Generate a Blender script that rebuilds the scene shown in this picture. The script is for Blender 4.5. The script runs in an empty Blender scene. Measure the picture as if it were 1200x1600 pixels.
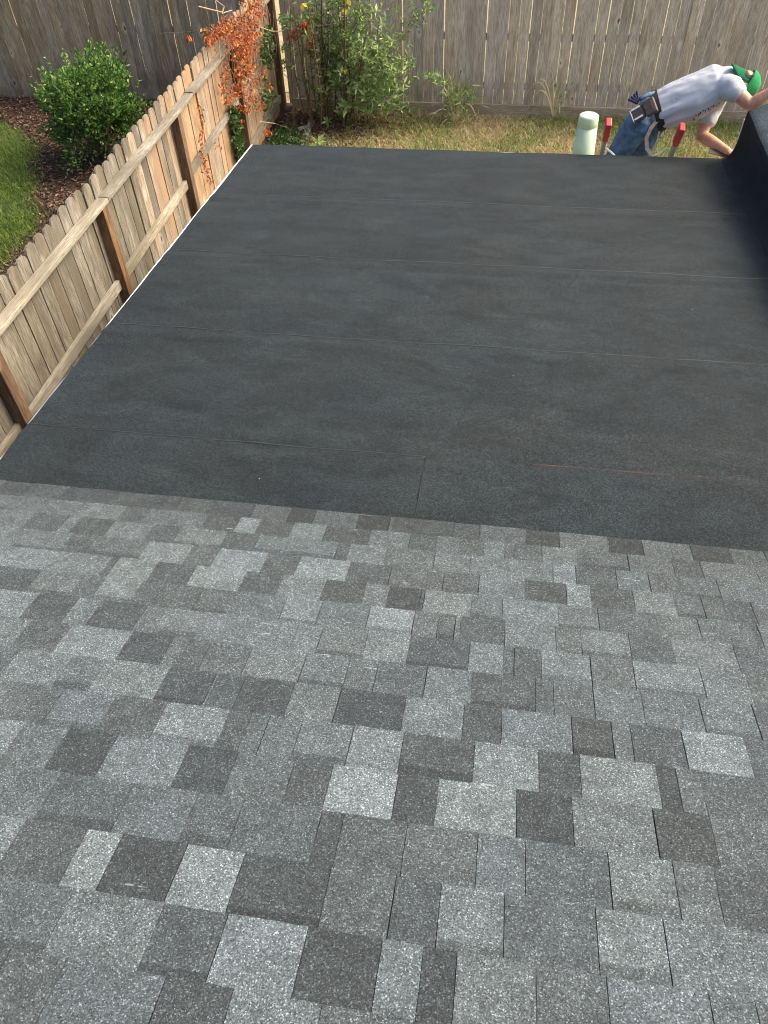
import bpy, math, random
import numpy as np
from mathutils import Vector, Matrix, noise
random.seed(7); RNG = np.random.default_rng(7)
S = bpy.context.scene
COL = S.collection
R = math.radians

# ------------------------------------------------------------------ camera
CAM = Vector((0, 0, 4.2))
CR = Vector((0.98756591, 0.15372847, -0.03288043))
CU = Vector((-0.09157498, 0.73255644, 0.67451841))
CF = Vector((-0.12777945, 0.66312036, -0.73752545))
FPX = 1186.0
cd = bpy.data.cameras.new('camera')
cam = bpy.data.objects.new('camera', cd); COL.objects.link(cam)
m = Matrix((CR, CU, -CF)).transposed().to_4x4(); m.translation = CAM
cam.matrix_world = m
cd.sensor_fit = 'VERTICAL'; cd.sensor_height = 32.0; cd.lens = 32.0 * FPX / 1600.0
cd.clip_start = 0.05; cd.clip_end = 600
S.camera = cam

# ------------------------------------------------------------------ sky, sun, exposure
SUN_EL, SUN_AZ = R(44), R(20)          # azimuth counted from +X towards +Y
sd = Vector((math.cos(SUN_AZ)*math.cos(SUN_EL), math.sin(SUN_AZ)*math.cos(SUN_EL), math.sin(SUN_EL)))
W = bpy.data.worlds.new('World'); S.world = W; W.use_nodes = True
nt = W.node_tree; nt.nodes.clear()
sky = nt.nodes.new('ShaderNodeTexSky'); sky.sky_type = 'NISHITA'; sky.sun_disc = False
sky.sun_elevation = SUN_EL; sky.sun_rotation = math.pi/2 - SUN_AZ
sky.air_density = 1.0; sky.dust_density = 7.0; sky.ozone_density = 0.6
bg = nt.nodes.new('ShaderNodeBackground'); bg.inputs['Strength'].default_value = 0.13
ow = nt.nodes.new('ShaderNodeOutputWorld')
nt.links.new(sky.outputs[0], bg.inputs[0]); nt.links.new(bg.outputs[0], ow.inputs[0])
sl = bpy.data.lights.new('sun', 'SUN'); sl.energy = 1.5; sl.angle = R(26); sl.color = (1.0, 0.84, 0.64)
so = bpy.data.objects.new('sun', sl); COL.objects.link(so)
so.rotation_euler = (-sd).to_track_quat('-Z', 'Y').to_euler(); so.location = (20, 15, 15)
S.cycles.filter_width = 1.1
S.view_settings.view_transform = 'Standard'; S.view_settings.look = 'None'
S.view_settings.exposure = 1.5; S.view_settings.gamma = 1; S.view_settings.use_curve_mapping = False

# ------------------------------------------------------------------ helpers
def ray(x, y): return CF + CR*((x-600)/FPX) - CU*((y-800)/FPX)
def at_y(x, y, Y): v = ray(x, y); return CAM + v*(Y/v.y)
def at_x(x, y, X): v = ray(x, y); return CAM + v*(X/v.x)
def at_z(x, y, z): v = ray(x, y); return CAM + v*((z-CAM.z)/v.z)

def tag(o, label=None, cat=None, group=None, kind=None):
    if label: o['label'] = label
    if cat: o['category'] = cat
    if group: o['group'] = group
    if kind: o['kind'] = kind
    return o
def empty(name, loc=(0,0,0), rz=0, label=None, cat=None, group=None):
    o = bpy.data.objects.new(name, None); COL.objects.link(o); o.location = loc; o.rotation_euler = (0,0,rz)
    o.empty_display_size = .1
    return tag(o, label, cat, group)
def link(name, me, mat=None, parent=None):
    o = bpy.data.objects.new(name, me); COL.objects.link(o)
    if mat is not None and not me.materials: me.materials.append(mat)
    if parent is not None: o.parent = parent
    return o
def unparent_offset(o, p):   # geometry was built in world space
    o.matrix_parent_inverse = Matrix.Translation(p.location).inverted() if p.rotation_euler.z == 0 else (Matrix.Translation(p.location) @ Matrix.Rotation(p.rotation_euler.z, 4, 'Z')).inverted()
    return o

class MB:
    def __init__(s): s.v = []; s.f = []; s.a = []; s.smooth = False
    def quad(s, *p):
        n = len(s.v); s.v += [tuple(q) for q in p]; s.f.append(tuple(range(n, n+len(p))))
    def box(s, x0, x1, y0, y1, z0, z1, M=None):
        c = [(x0,y0,z0),(x1,y0,z0),(x1,y1,z0),(x0,y1,z0),(x0,y0,z1),(x1,y0,z1),(x1,y1,z1),(x0,y1,z1)]
        if M is not None: c = [tuple(M @ Vector(q)) for q in c]
        n = len(s.v); s.v += c
        s.f += [tuple(n+i for i in t) for t in ((0,3,2,1),(4,5,6,7),(0,1,5,4),(1,2,6,5),(2,3,7,6),(3,0,4,7))]
    def bar(s, p0, p1, w, h, up=(0,0,1)):
        p0 = Vector(p0); p1 = Vector(p1); d = p1-p0; L = d.length; d.normalize()
        sx = d.cross(Vector(up)).normalized(); u = sx.cross(d)
        M = Matrix((sx, d, u)).transposed().to_4x4(); M.translation = p0
        s.box(-w/2, w/2, 0, L, -h/2, h/2, M)
    def tube(s, pts, rad, n=8, cap=True, flat=None):
        pts = [Vector(p) for p in pts]
        rad = rad if isinstance(rad, (list, tuple)) else [rad]*len(pts)
        base = len(s.v); prev = None
        for i, p in enumerate(pts):
            d = (pts[min(i+1, len(pts)-1)] - pts[max(i-1, 0)])
            if d.length < 1e-9: d = Vector((0,0,1))
            d.normalize()
            if prev is None:
                a = d.cross(Vector((0,0,1)))
                if a.length < .05: a = d.cross(Vector((0,1,0)))
            else: a = prev - d*prev.dot(d)
            a.normalize(); prev = a; b = d.cross(a)
            for k in range(n):
                t = 2*math.pi*k/n; s.v.append(tuple(p + (a*math.cos(t) + b*math.sin(t))*rad[i]))
        for i in range(len(pts)-1):
            for k in range(n):
                q = base+i*n; s.f.append((q+k, q+(k+1)%n, q+n+(k+1)%n, q+n+k))
        if cap:
            s.f.append(tuple(base+k for k in range(n))[::-1]); q = base+(len(pts)-1)*n
            s.f.append(tuple(q+k for k in range(n)))
    def prism(s, outline, axis_fn, t0, t1):
        n = len(s.v); k = len(outline)
        for t in (t0, t1):
            for p in outline: s.v.append(tuple(axis_fn(p, t)))
        s.f.append(tuple(range(n, n+k))[::-1]); s.f.append(tuple(range(n+k, n+2*k)))
        for i in range(k): j = (i+1) % k; s.f.append((n+i, n+j, n+k+j, n+k+i))
    def mesh(s, name, smooth=False):
        me = bpy.data.meshes.new(name); me.from_pydata(s.v, [], s.f)
        if smooth:
            me.polygons.foreach_set('use_smooth', [True]*len(me.polygons))
        me.update(); return me
    def build(s, name, mat, parent=None, smooth=False, world=True):
        o = link(name, s.mesh(name, smooth), mat, parent)
        if parent is not None and world: o.matrix_parent_inverse = parent_inv(parent)
        return o
def parent_inv(p):
    M = Matrix.Identity(4); chain = []
    while p is not None: chain.append(p); p = p.parent
    for q in reversed(chain): M = M @ q.matrix_parent_inverse @ q.matrix_basis
    return M.inverted()
def bevel(o, w=.004, seg=2):
    b = o.modifiers.new('bevel', 'BEVEL'); b.width = w; b.segments = seg; b.limit_method = 'ANGLE'
    return o

# ------------------------------------------------------------------ materials
class NT:
    def __init__(s, name, rough=.8, spec=.3):
        s.m = bpy.data.materials.new(name); s.m.use_nodes = True; s.t = s.m.node_tree
        s.b = s.t.nodes['Principled BSDF']; s.b.inputs['Roughness'].default_value = rough
        s.b.inputs['Specular IOR Level'].default_value = spec
    def n(s, typ, **kw):
        nd = s.t.nodes.new('ShaderNode'+typ)
        for k, v in kw.items():
            if hasattr(nd, k) and not isinstance(v, bpy.types.NodeSocket): setattr(nd, k, v)
            else: s.set(nd.inputs[k], v)
        return nd
    def set(s, sock, v):
        if isinstance(v, bpy.types.NodeSocket): s.t.links.new(v, sock)
        else: sock.default_value = v
    def math(s, op, a, b=0, c=0, clamp=False):
        nd = s.t.nodes.new('ShaderNodeMath'); nd.operation = op; nd.use_clamp = clamp
        for i, v in enumerate((a, b, c)): s.set(nd.inputs[i], v)
        return nd.outputs[0]
    def mix(s, f, a, b, blend='MIX'):
        nd = s.t.nodes.new('ShaderNodeMix'); nd.data_type = 'RGBA'; nd.blend_type = blend
        s.set(nd.inputs[0], f)
        for i, v in ((6, a), (7, b)):
            s.set(nd.inputs[i], v if isinstance(v, bpy.types.NodeSocket) else tuple(v)+((1,) if len(v) == 3 else ()))
        return nd.outputs[2]
    def noise(s, vec, scale, detail=4, rough=.55, dist=0):
        nd = s.n('TexNoise'); s.set(nd.inputs['Vector'], vec); nd.inputs['Scale'].default_value = scale
        nd.inputs['Detail'].default_value = detail; nd.inputs['Roughness'].default_value = rough; nd.inputs['Distortion'].default_value = dist
        return nd.outputs[0]
    def map(s, v, a, b, c=0, d=1, clamp=True):
        nd = s.t.nodes.new('ShaderNodeMapRange'); nd.clamp = clamp
        for i, q in enumerate((v, a, b, c, d)): s.set(nd.inputs[i], q)
        return nd.outputs[0]
    def scale(s, vec, sc):
        nd = s.n('VectorMath', operation='MULTIPLY'); s.set(nd.inputs[0], vec); nd.inputs[1].default_value = sc; return nd.outputs[0]
    def bump(s, h, strength=.3, dist=.01):
        nd = s.n('Bump'); nd.inputs['Strength'].default_value = strength; nd.inputs['Distance'].default_value = dist
        s.set(nd.inputs['Height'], h); s.t.links.new(nd.outputs[0], s.b.inputs['Normal'])
    def color(s, c): s.set(s.b.inputs['Base Color'], c if isinstance(c, bpy.types.NodeSocket) else tuple(c)+(1,))
    @property
    def pos(s): return s.n('NewGeometry').outputs['Position']
    @property
    def obj(s): return s.n('TexCoord').outputs['Object']
    @property
    def rnd(s): return s.n('ObjectInfo').outputs['Random']

def flat(name, col, rough=.7, spec=.3, var=.12, scale=20, metal=0):
    n = NT(name, rough, spec); f = n.noise(n.obj, scale, 5)
    k = n.map(f, .3, .7, 1-var, 1+var)
    c = n.n('Combine'+'XYZ'); 
    for i in range(3): n.set(c.inputs[i], n.math('MULTIPLY', k, col[i]))
    n.color(c.outputs[0]); n.b.inputs['Metallic'].default_value = metal
    n.bump(f, .15, .004); return n.m

def wood(name, dark, mid, light, grain=1.0, knot=True, stain=0.0, axis='Z', moss=0.0, tint=None):
    n = NT(name, .85, .2); p = n.obj; r = n.rnd
    off = n.n('CombineXYZ'); n.set(off.inputs[0], n.math('MULTIPLY', r, 37.)); n.set(off.inputs[1], n.math('MULTIPLY', r, 91.)); n.set(off.inputs[2], n.math('MULTIPLY', r, 53.))
    va = n.n('VectorMath', operation='ADD'); n.set(va.inputs[0], p); n.set(va.inputs[1], off.outputs[0]); pv = va.outputs[0]
    st = {'Z': (1,1,.045), 'Y': (1,.045,1), 'X': (.045,1,1)}[axis]
    g1 = n.noise(n.scale(pv, st), 55*grain, 6, .65, .6)
    g2 = n.noise(n.scale(pv, st), 190*grain, 4, .7)
    st2 = tuple(1 if q == 1 else .25 for q in st)
    blot = n.noise(n.scale(pv, st2), 7, 4, .6)
    c = n.mix(n.map(g1, .3, .7), dark, mid)
    c = n.mix(n.map(n.math('MULTIPLY', n.map(blot, .35, .7), n.map(g2, .3, .75)), 0, .8), c, light)
    c = n.mix(n.map(g2, .55, .38, 0, .55), c, tuple(q*.45 for q in dark))
    if tint: c = n.mix(n.map(n.noise(n.scale(pv, st2), 2.2, 3), .42, .62, 0, .8), c, tint)
    h = n.math('ADD', g1, n.math('MULTIPLY', g2, .5))
    if knot:
        vo = n.n('TexVoronoi'); n.set(vo.inputs['Vector'], n.scale(pv, (1,1,.5) if axis == 'Z' else (1,.5,1))); vo.inputs['Scale'].default_value = 5.0
        kd = vo.outputs['Distance']; sep = n.n('SeparateColor'); n.set(sep.inputs[0], vo.outputs['Color'])
        has = n.math('GREATER_THAN', sep.outputs[0], .35)
        k1 = n.math('MULTIPLY', n.map(kd, .06, .10, 1, 0), has); k2 = n.math('MULTIPLY', n.map(kd, .10, .24, 1, 0), has)
        c = n.mix(n.math('MULTIPLY', k2, .6), c, light); c = n.mix(n.math('MULTIPLY', k1, .85), c, (.03,.02,.015))
    if moss:
        z = n.n('SeparateXYZ'); n.set(z.inputs[0], n.pos)
        mm = n.math('MULTIPLY', n.map(z.outputs[2], .0, .55, 1, 0), n.map(n.noise(n.pos, 3.5, 5), .35, .65))
        c = n.mix(n.math('MULTIPLY', mm, moss), c, (.045,.042,.03))
    v = n.map(r, 0, 1, .82, 1.14)
    hs = n.n('HueSaturation'); n.set(hs.inputs['Color'], c); n.set(hs.inputs['Value'], v)
    n.set(hs.inputs['Saturation'], n.map(n.math('FRACT', n.math('MULTIPLY', r, 7.13)), 0, 1, .8, 1.08))
    n.color(hs.outputs[0]); n.bump(h, .5, .004); return n.m

M = {}
M['wood_left'] = wood('weathered_tan_pine', (.06,.052,.036), (.18,.158,.118), (.37,.34,.28), tint=(.11,.092,.066))
M['wood_left_sunlit'] = wood('tan_pine_painted_sun', (.10,.074,.046), (.28,.215,.142), (.48,.41,.31), tint=(.33,.20,.105))  # same tan pine with warm sunlight painted into its colour, for the far pickets
M['wood_back'] = wood('weathered_grey_cedar', (.31,.24,.16), (.56,.465,.35), (.74,.66,.54), grain=.9, moss=.25)
M['wood_side'] = wood('weathered_brown_cedar', (.17,.12,.065), (.37,.28,.175), (.55,.45,.32), grain=.9, moss=.6)
M['rail'] = wood('grey_rail_timber', (.14,.12,.085), (.33,.29,.215), (.50,.47,.385), axis='Y', knot=False, tint=(.13,.12,.085))
M['rail_back'] = wood('grey_board_timber', (.13,.11,.08), (.30,.26,.20), (.44,.40,.33), axis='X', knot=False)
M['kick'] = wood('tan_kickboard', (.26,.19,.12), (.42,.34,.24), (.55,.48,.37), axis='X', knot=False)
M['post'] = wood('brown_post_timber', (.07,.042,.024), (.17,.10,.055), (.30,.19,.11), knot=True)
M['white'] = flat('white_painted_metal', (.72,.73,.72), .5, .4, .08, 9)
M['trim'] = flat('painted_trim', (.62,.61,.58), .6, .3, .1, 6)
M['dark'] = flat('black_asphalt_edge', (.02,.021,.023), .8, .3, .2, 40)

# shingles: tone comes with each shingle's own colour attribute (x = tone, y = start of printed band, z = hue)
def shingle_mat():
    n = NT('granule_shingle', .9, .35); p = n.pos
    at = n.n('Attribute', attribute_name='tone'); sp = n.n('SeparateXYZ'); n.set(sp.inputs[0], at.outputs['Vector'])
    uv = n.n('SeparateXYZ'); n.set(uv.inputs[0], n.n('UVMap').outputs[0])
    tone, band, hue = sp.outputs
    edge = n.math('ADD', uv.outputs[1], n.math('MULTIPLY', n.math('SUBTRACT', n.noise(p, 160, 2), .5), .014))
    bf = n.math('MULTIPLY', n.map(n.math('SUBTRACT', edge, band), -.004, .004), .34)
    blot = n.noise(p, 16, 5, .6)
    val = n.math('MULTIPLY', tone, n.map(blot, .3, .7, .8, 1.2))
    val = n.math('MULTIPLY', val, n.map(n.noise(p, 2.3, 3), .3, .7, .94, 1.06))
    val = n.math('MULTIPLY', val, n.math('SUBTRACT', 1, bf))
    vo = n.n('TexVoronoi'); n.set(vo.inputs['Vector'], p); vo.inputs['Scale'].default_value = 370
    sc = n.n('SeparateColor'); n.set(sc.inputs[0], vo.outputs['Color'])
    gr = sc.outputs[0]
    g = n.math('ADD', n.map(n.math('POWER', gr, 1.6), 0, 1, .46, 1.42), n.map(gr, .91, 1, 0, 1.3))
    g = n.math('MULTIPLY', g, n.map(sc.outputs[2], 0, .14, .25, 1))
    n2 = n.noise(p, 520, 2, .7); g = n.math('MULTIPLY', g, n.map(n2, .3, .7, .72, 1.28))
    v = n.math('MULTIPLY', val, g)
    # pale worn streaks along the course
    stv = n.noise(n.scale(p, (1.0, 9, 9)), 5.5, 3, .5, .4)
    st = n.math('MULTIPLY', n.map(stv, .70, .74), n.map(n.noise(p, 90, 2), .45, .6))
    v = n.math('ADD', v, n.math('MULTIPLY', st, .16))
    cool = n.mix(sc.outputs[1], (.76,1.0,1.06), (.82,1.0,1.16)); warm = n.mix(sc.outputs[1], (.86,1.0,1.0), (.81,1.01,1.08))
    hc = n.mix(hue, cool, warm)
    mul = n.n('VectorMath', operation='SCALE'); n.set(mul.inputs[0], hc); n.set(mul.inputs['Scale'], v)
    n.color(mul.outputs[0]); n.set(n.b.inputs['Roughness'], n.map(gr, .85, 1, .92, .55))
    n.bump(n.math('ADD', gr, n.math('MULTIPLY', n2, .6)), .55, .0022)
    return n.m
M['shingle'] = shingle_mat()

def membrane_mat(name='black_roll_roofing', k=1.0, chalk=True):
    n = NT(name, .9, .25); p = n.pos
    vo = n.n('TexVoronoi'); n.set(vo.inputs['Vector'], p); vo.inputs['Scale'].default_value = 300
    sc = n.n('SeparateColor'); n.set(sc.inputs[0], vo.outputs['Color'])
    g = n.math('MULTIPLY', n.map(n.math('POWER', sc.outputs[0], 2.0), 0, 1, .45, 2.5), n.map(n.noise(p, 120, 3, .7), .3, .7, .75, 1.25))
    g = n.math('MULTIPLY', g, n.map(n.noise(n.scale(p, (.7,1.5,1)), 4.2, 7, .68, .7), .3, .7, .62, 1.40))
    g = n.math('MULTIPLY', g, n.map(n.noise(p, .9, 3), .3, .7, .88, 1.12))
    hue = n.noise(p, 1.6, 3)
    c = n.mix(n.map(hue, .35, .65), tuple(q*k for q in (.0108,.0158,.0186)), tuple(q*k for q in (.0122,.0163,.0176)))
    mul = n.n('VectorMath', operation='SCALE'); n.set(mul.inputs[0], c); n.set(mul.inputs['Scale'], g); col = mul.outputs[0]
    # a few loose pale granules
    v2 = n.n('TexVoronoi'); n.set(v2.inputs['Vector'], p); v2.inputs['Scale'].default_value = 9
    s2 = n.n('SeparateColor'); n.set(s2.inputs[0], v2.outputs['Color'])
    dot = n.math('MULTIPLY', n.math('LESS_THAN', v2.outputs['Distance'], .022), n.math('GREATER_THAN', s2.outputs[0], .8))
    col = n.mix(n.math('MULTIPLY', dot, .7), col, (.5,.5,.48))
    if chalk:
        xy = n.n('SeparateXYZ'); n.set(xy.inputs[0], p); x, y = xy.outputs[0], xy.outputs[1]
        # a snapped chalk line
        d = n.math('ABSOLUTE', n.math('SUBTRACT', y, n.math('ADD', CH[1], n.math('MULTIPLY', n.math('SUBTRACT', x, CH[0]), CH[2]))))
        l = n.math('MULTIPLY', n.map(d, .0025, .006, 1, 0), n.map(n.noise(n.scale(p, (1,1,1)), 2.0, 5, .7), .38, .62))
        l = n.math('MULTIPLY', l, n.map(x, .18, .3)); col = n.mix(n.math('MULTIPLY', l, .22), col, (.26,.085,.05))
    n.color(col); n.set(n.b.inputs['Roughness'], n.map(sc.outputs[1], .8, 1, .9, .6))
    n.bump(n.math('ADD', sc.outputs[0], n.noise(p, 700, 2)), .45, .0018)
    return n.m
_c0 = at_z(750, 728, 1.72); _c1 = at_z(1200, 760, 1.72)
CH = (_c0.x, _c0.y, (_c1.y-_c0.y)/(_c1.x-_c0.x))
M['membrane'] = membrane_mat(); M['membrane_top'] = membrane_mat('grey_granule_cap_sheet', 3.0, False); M['flash'] = membrane_mat('smooth_black_flashing', .55, False)

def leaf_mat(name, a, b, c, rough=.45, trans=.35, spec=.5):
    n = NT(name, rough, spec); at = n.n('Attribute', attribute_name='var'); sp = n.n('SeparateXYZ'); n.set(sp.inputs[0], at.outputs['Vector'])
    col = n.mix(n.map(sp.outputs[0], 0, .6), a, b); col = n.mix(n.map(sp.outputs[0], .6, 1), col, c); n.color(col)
    tr = n.n('BsdfTranslucent'); n.set(tr.inputs[0], col); ms = n.n('MixShader'); ms.inputs[0].default_value = trans
    out = n.t.nodes['Material Output']; n.t.links.new(n.b.outputs[0], ms.inputs[1]); n.t.links.new(tr.outputs[0], ms.inputs[2]); n.t.links.new(ms.outputs[0], out.inputs[0])
    return n.m
M['shrub_leaf'] = leaf_mat('glossy_shrub_leaf', (.022,.06,.010), (.075,.17,.03), (.28,.42,.11), .35)
M['vine_leaf'] = leaf_mat('broad_green_leaf', (.07,.12,.03), (.19,.29,.08), (.42,.52,.20), .4)
M['ivy_leaf'] = leaf_mat('ivy_leaf', (.02,.05,.012), (.05,.10,.02), (.1,.17,.04), .4)
M['dead_leaf'] = leaf_mat('dead_orange_leaf', (.15,.045,.02), (.46,.13,.045), (.68,.30,.12), .7, .35, .2)
M['lawn_blade'] = leaf_mat('lawn_grass_blade', (.07,.12,.018), (.175,.26,.035), (.36,.43,.10), .55, .4)
M['dry_blade'] = leaf_mat('dry_grass_blade', (.24,.21,.08), (.52,.43,.22), (.72,.62,.40), .7, .4, .2)
M['yard_blade'] = leaf_mat('thin_green_grass_blade', (.10,.14,.035), (.23,.29,.08), (.42,.45,.18), .6, .4, .3)
M['chip'] = leaf_mat('bark_chip', (.035,.02,.013), (.11,.062,.038), (.30,.20,.135), .85, .0, .2)
M['tree_leaf'] = leaf_mat('tree_leaf', (.02,.05,.012), (.05,.09,.02), (.08,.14,.03), .5)
M['twig'] = flat('pale_dry_twig', (.34,.26,.17), .8, .2, .2, 60)
M['stem'] = flat('brown_woody_stem', (.11,.075,.045), .85, .2, .3, 40)
M['bark'] = flat('rough_bark', (.08,.06,.045), .9, .2, .35, 12)
def soil_mat(name, a, b, c, s1=6, s2=60):
    n = NT(name, .95, .15); p = n.pos; f1 = n.noise(p, s1, 6, .65); f2 = n.noise(p, s2, 4, .7)
    col = n.mix(n.map(f1, .35, .65), a, b); col = n.mix(n.map(f2, .5, .75), col, c); n.color(col)
    n.bump(n.math('ADD', f1, f2), .8, .02); return n.m
M['soil'] = soil_mat('yard_soil', (.16,.13,.07), (.27,.22,.11), (.38,.31,.18), 2.5, 50)
M['lawn'] = soil_mat('lawn_thatch', (.03,.045,.012), (.05,.075,.018), (.09,.10,.035), 3, 70)
M['mulch'] = soil_mat('bark_mulch', (.018,.011,.008), (.05,.03,.02), (.10,.065,.045), 8, 60)
M['bead'] = flat('asphalt_bleed_lap_shade', (.012,.0125,.013), .55, .4, .2, 60)  # dark bitumen that also paints the thin shade line along each lap
M['siding'] = flat('beige_siding', (.42,.38,.31), .7, .3, .08, 4)
M['field'] = soil_mat('dry_field', (.22,.19,.10), (.30,.26,.15), (.38,.33,.2), .4, 8)

# ------------------------------------------------------------------ ground
mb = MB(); mb.quad((-250,-250,0),(250,-250,0),(250,250,0),(-250,250,0))
tag(mb.build('ground', M['soil']), kind='structure')
bed = [(5.2,-5.0),(6.2,-5.12),(6.8,-5.3),(7.6,-5.28),(8.0,-5.42),(8.6,-5.75),(9.2,-6.1),(9.9,-6.35),(10.5,-6.9),(10.9,-7.5),(11.1,-8.3)]
bed = [(a_, b_-.14) for a_, b_ in bed]
def bed_x(y):
    return float(np.interp(y, [q[0] for q in bed], [q[1] for q in bed]))
mb = MB()
for i in range(60):
    y0 = 2 + i*.155; y1 = y0+.155
    if y1 > 11.3: break
    mb.quad((-16,y0,.006),(bed_x(y0),y0,.006),(bed_x(y1),y1,.006),(-16,y1,.006))
tag(mb.build('lawn', M['lawn']), kind='structure')
mb = MB()
for i in range(64):
    y0 = 2 + i*.155; y1 = y0+.155
    if y1 > 11.78: break
    mb.quad((bed_x(y0)+.0 if y0 < 11.1 else -12, y0,.010),(-3.3,y0,.010),(-3.3,y1,.010),(bed_x(y1) if y1 < 11.1 else -12, y1,.010))
tag(mb.build('mulch_bed', M['mulch']), kind='structure')
mb = MB(); mb.quad((-200,12.2,.008),(200,12.2,.008),(200,200,.008),(-200,200,.008))
tag(mb.build('field', M['field']), kind='structure')

# ------------------------------------------------------------------ scattering helpers
def set_var(me, vals):
    a = me.attributes.new('var', 'FLOAT_VECTOR', 'FACE')
    d = np.zeros((len(vals), 3), np.float32); d[:, 0] = vals; a.data.foreach_set('vector', d.ravel())
def poly_mesh(name, V, nper, var):
    N = len(V)//nper; me = bpy.data.meshes.new(name)
    me.vertices.add(len(V)); me.vertices.foreach_set('co', V.astype(np.float32).ravel())
    me.loops.add(len(V)); me.loops.foreach_set('vertex_index', np.arange(len(V), dtype=np.int32))
    me.polygons.add(N); me.polygons.foreach_set('loop_start', (np.arange(N)*nper).astype(np.int32))
    me.polygons.foreach_set('loop_total', np.full(N, nper, np.int32)); me.update(calc_edges=True); me.validate()
    if len(me.polygons) == N: set_var(me, var)
    return me
def unit(v): return v/np.maximum(np.linalg.norm(v, axis=-1, keepdims=True), 1e-9)
def leaves(name, P, D, L, Wd, var, up=None):
    """kite leaves: base at P, pointing along D, length L, width Wd; a slight fold along the midrib"""
    n = len(P); D = unit(D); U = RNG.normal(size=(n,3)) if up is None else up + RNG.normal(size=(n,3))*.5
    Sx = unit(np.cross(D, U)); Nn = np.cross(Sx, D)
    L = np.broadcast_to(L, (n,))[:,None]; Wd = np.broadcast_to(Wd, (n,))[:,None]
    b = P; t = P+D*L; mid = P+D*L*.45; l = mid+Sx*Wd*.5+Nn*Wd*.22; r = mid-Sx*Wd*.5+Nn*Wd*.22
    V = np.stack([b, l, t, b, t, r], 1).reshape(-1, 3)
    return poly_mesh(name, V, 3, np.repeat(var, 2))
def blades(name, P, h, w, lean, var):
    n = len(P); a = RNG.uniform(0, 2*np.pi, n); dx = np.stack([np.cos(a), np.sin(a), np.zeros(n)], 1)
    b = a + np.pi/2 + RNG.normal(size=n)*.5; s = np.stack([np.cos(b), np.sin(b), np.zeros(n)], 1)*w[:,None]/2
    up = np.array([0,0,1.])
    m_ = P + up*h[:,None]*.6 + dx*(lean*h)[:,None]*.35; t = P + up*h[:,None]*.85 + dx*(lean*h)[:,None]
    V = np.stack([P-s, P+s, m_+s*.8, m_-s*.8], 1); T = np.stack([m_-s*.8, m_+s*.8, t, t+s*.1], 1)
    return poly_mesh(name, np.concatenate([V, T], 1).reshape(-1,3), 4, np.repeat(var, 2))
def nz(x, y, s, o=0): return noise.noise((x*s+o, y*s-o, o))

# lawn grass
P = RNG.uniform([-9.5,4.6],[-4.9,11.0],(90000,2)); bx = np.interp(P[:,1], [q[0] for q in bed], [q[1] for q in bed])
dens = np.array([nz(x,y,1.3,3) for x,y in P])
keep = P[:,0] < bx + RNG.normal(size=len(P))*.10
keep &= RNG.uniform(size=len(P)) < np.clip(.75+dens*1.3 - np.clip((P[:,1]-9.6)*.6,0,.6), .15, 1)
P = P[keep]; d = np.array([nz(x,y,.9,8) for x,y in P]); n_ = len(P)
me = blades('lawn_grass', np.c_[P, np.full(n_,.006)], RNG.uniform(.035,.085,n_), RNG.uniform(.005,.010,n_), RNG.uniform(.1,1.,n_), np.clip(RNG.uniform(0,.75,n_)+d*.6,0,1))
tag(link('lawn_grass', me, M['lawn_blade']), kind='stuff')
# thin yard grass and straw beyond the patio roof
P = RNG.uniform([-3.3,6.9],[4.6,11.45],(110000,2)); d = np.array([nz(x,y,1.1,1)+.5*nz(x,y,4,2) for x,y in P])
bare = np.clip((-1.7-P[:,0])*.9,0,1)*np.clip((P[:,1]-9.9)*1.2,0,1)
keep = (RNG.uniform(size=len(P)) < .85-.9*bare) ; P = P[keep]; d = d[keep]
u = RNG.uniform(size=len(P)); bare_r = np.clip((P[:,0]-1.2)*.35, 0, .4)
gsel = (u + d*.9 + bare_r + .28*np.exp(-((P[:,0]+2.9)/.5)**2)) > .58
for nm, sel, mt, hh in (('dry_grass', ~gsel, 'dry_blade', (.02,.07)), ('yard_grass', gsel, 'yard_blade', (.03,.085))):
    Q = P[sel]; k = len(Q)
    me = blades(nm, np.c_[Q, np.full(k,.002)], RNG.uniform(*hh,k), RNG.uniform(.006,.012,k), RNG.uniform(.2,1.8,k), np.clip(RNG.uniform(0,1,k),0,1))
    tag(link(nm, me, M[mt]), kind='stuff')
# bark chips and fallen leaves
def chips(name, P, lo, hi, mat, zlift=.01):
    k = len(P); a = RNG.uniform(0,2*np.pi,k); D = np.stack([np.cos(a),np.sin(a),RNG.uniform(-.35,.5,k)],1); D = unit(D)
    Sx = unit(np.cross(D, np.array([0,0,1.])+RNG.normal(size=(k,3))*.4)); L = RNG.uniform(lo,hi,k)[:,None]; w = L*RNG.uniform(.2,.45,k)[:,None]
    C = np.c_[P, RNG.uniform(zlift,zlift+.03,k)]
    V = np.stack([C-D*L/2-Sx*w/2, C-D*L/2+Sx*w/2, C+D*L/2+Sx*w/3, C+D*L/2-Sx*w/3],1).reshape(-1,3)
    return tag(link(name, poly_mesh(name, V, 4, RNG.uniform(0,1,k)**1.5), mat), kind='stuff')
P = RNG.uniform([-10,4.4],[-3.5,11.75],(60000,2)); bx = np.interp(P[:,1], [q[0] for q in bed]+[11.2], [q[1] for q in bed]+[-20])
P = P[P[:,0] > bx - np.abs(RNG.normal(size=len(P)))*.12]; chips('bark_chips', P, .02, .06, M['chip'])
P = np.c_[RNG.normal(-2.7,.55,5000), RNG.normal(11.1,.45,5000)]; P = P[(P[:,1] < 11.5) & (P[:,0] > -3.35) & (P[:,1] > 9)]
chips('leaf_litter', P, .025, .07, M['chip'], .005)

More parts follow.
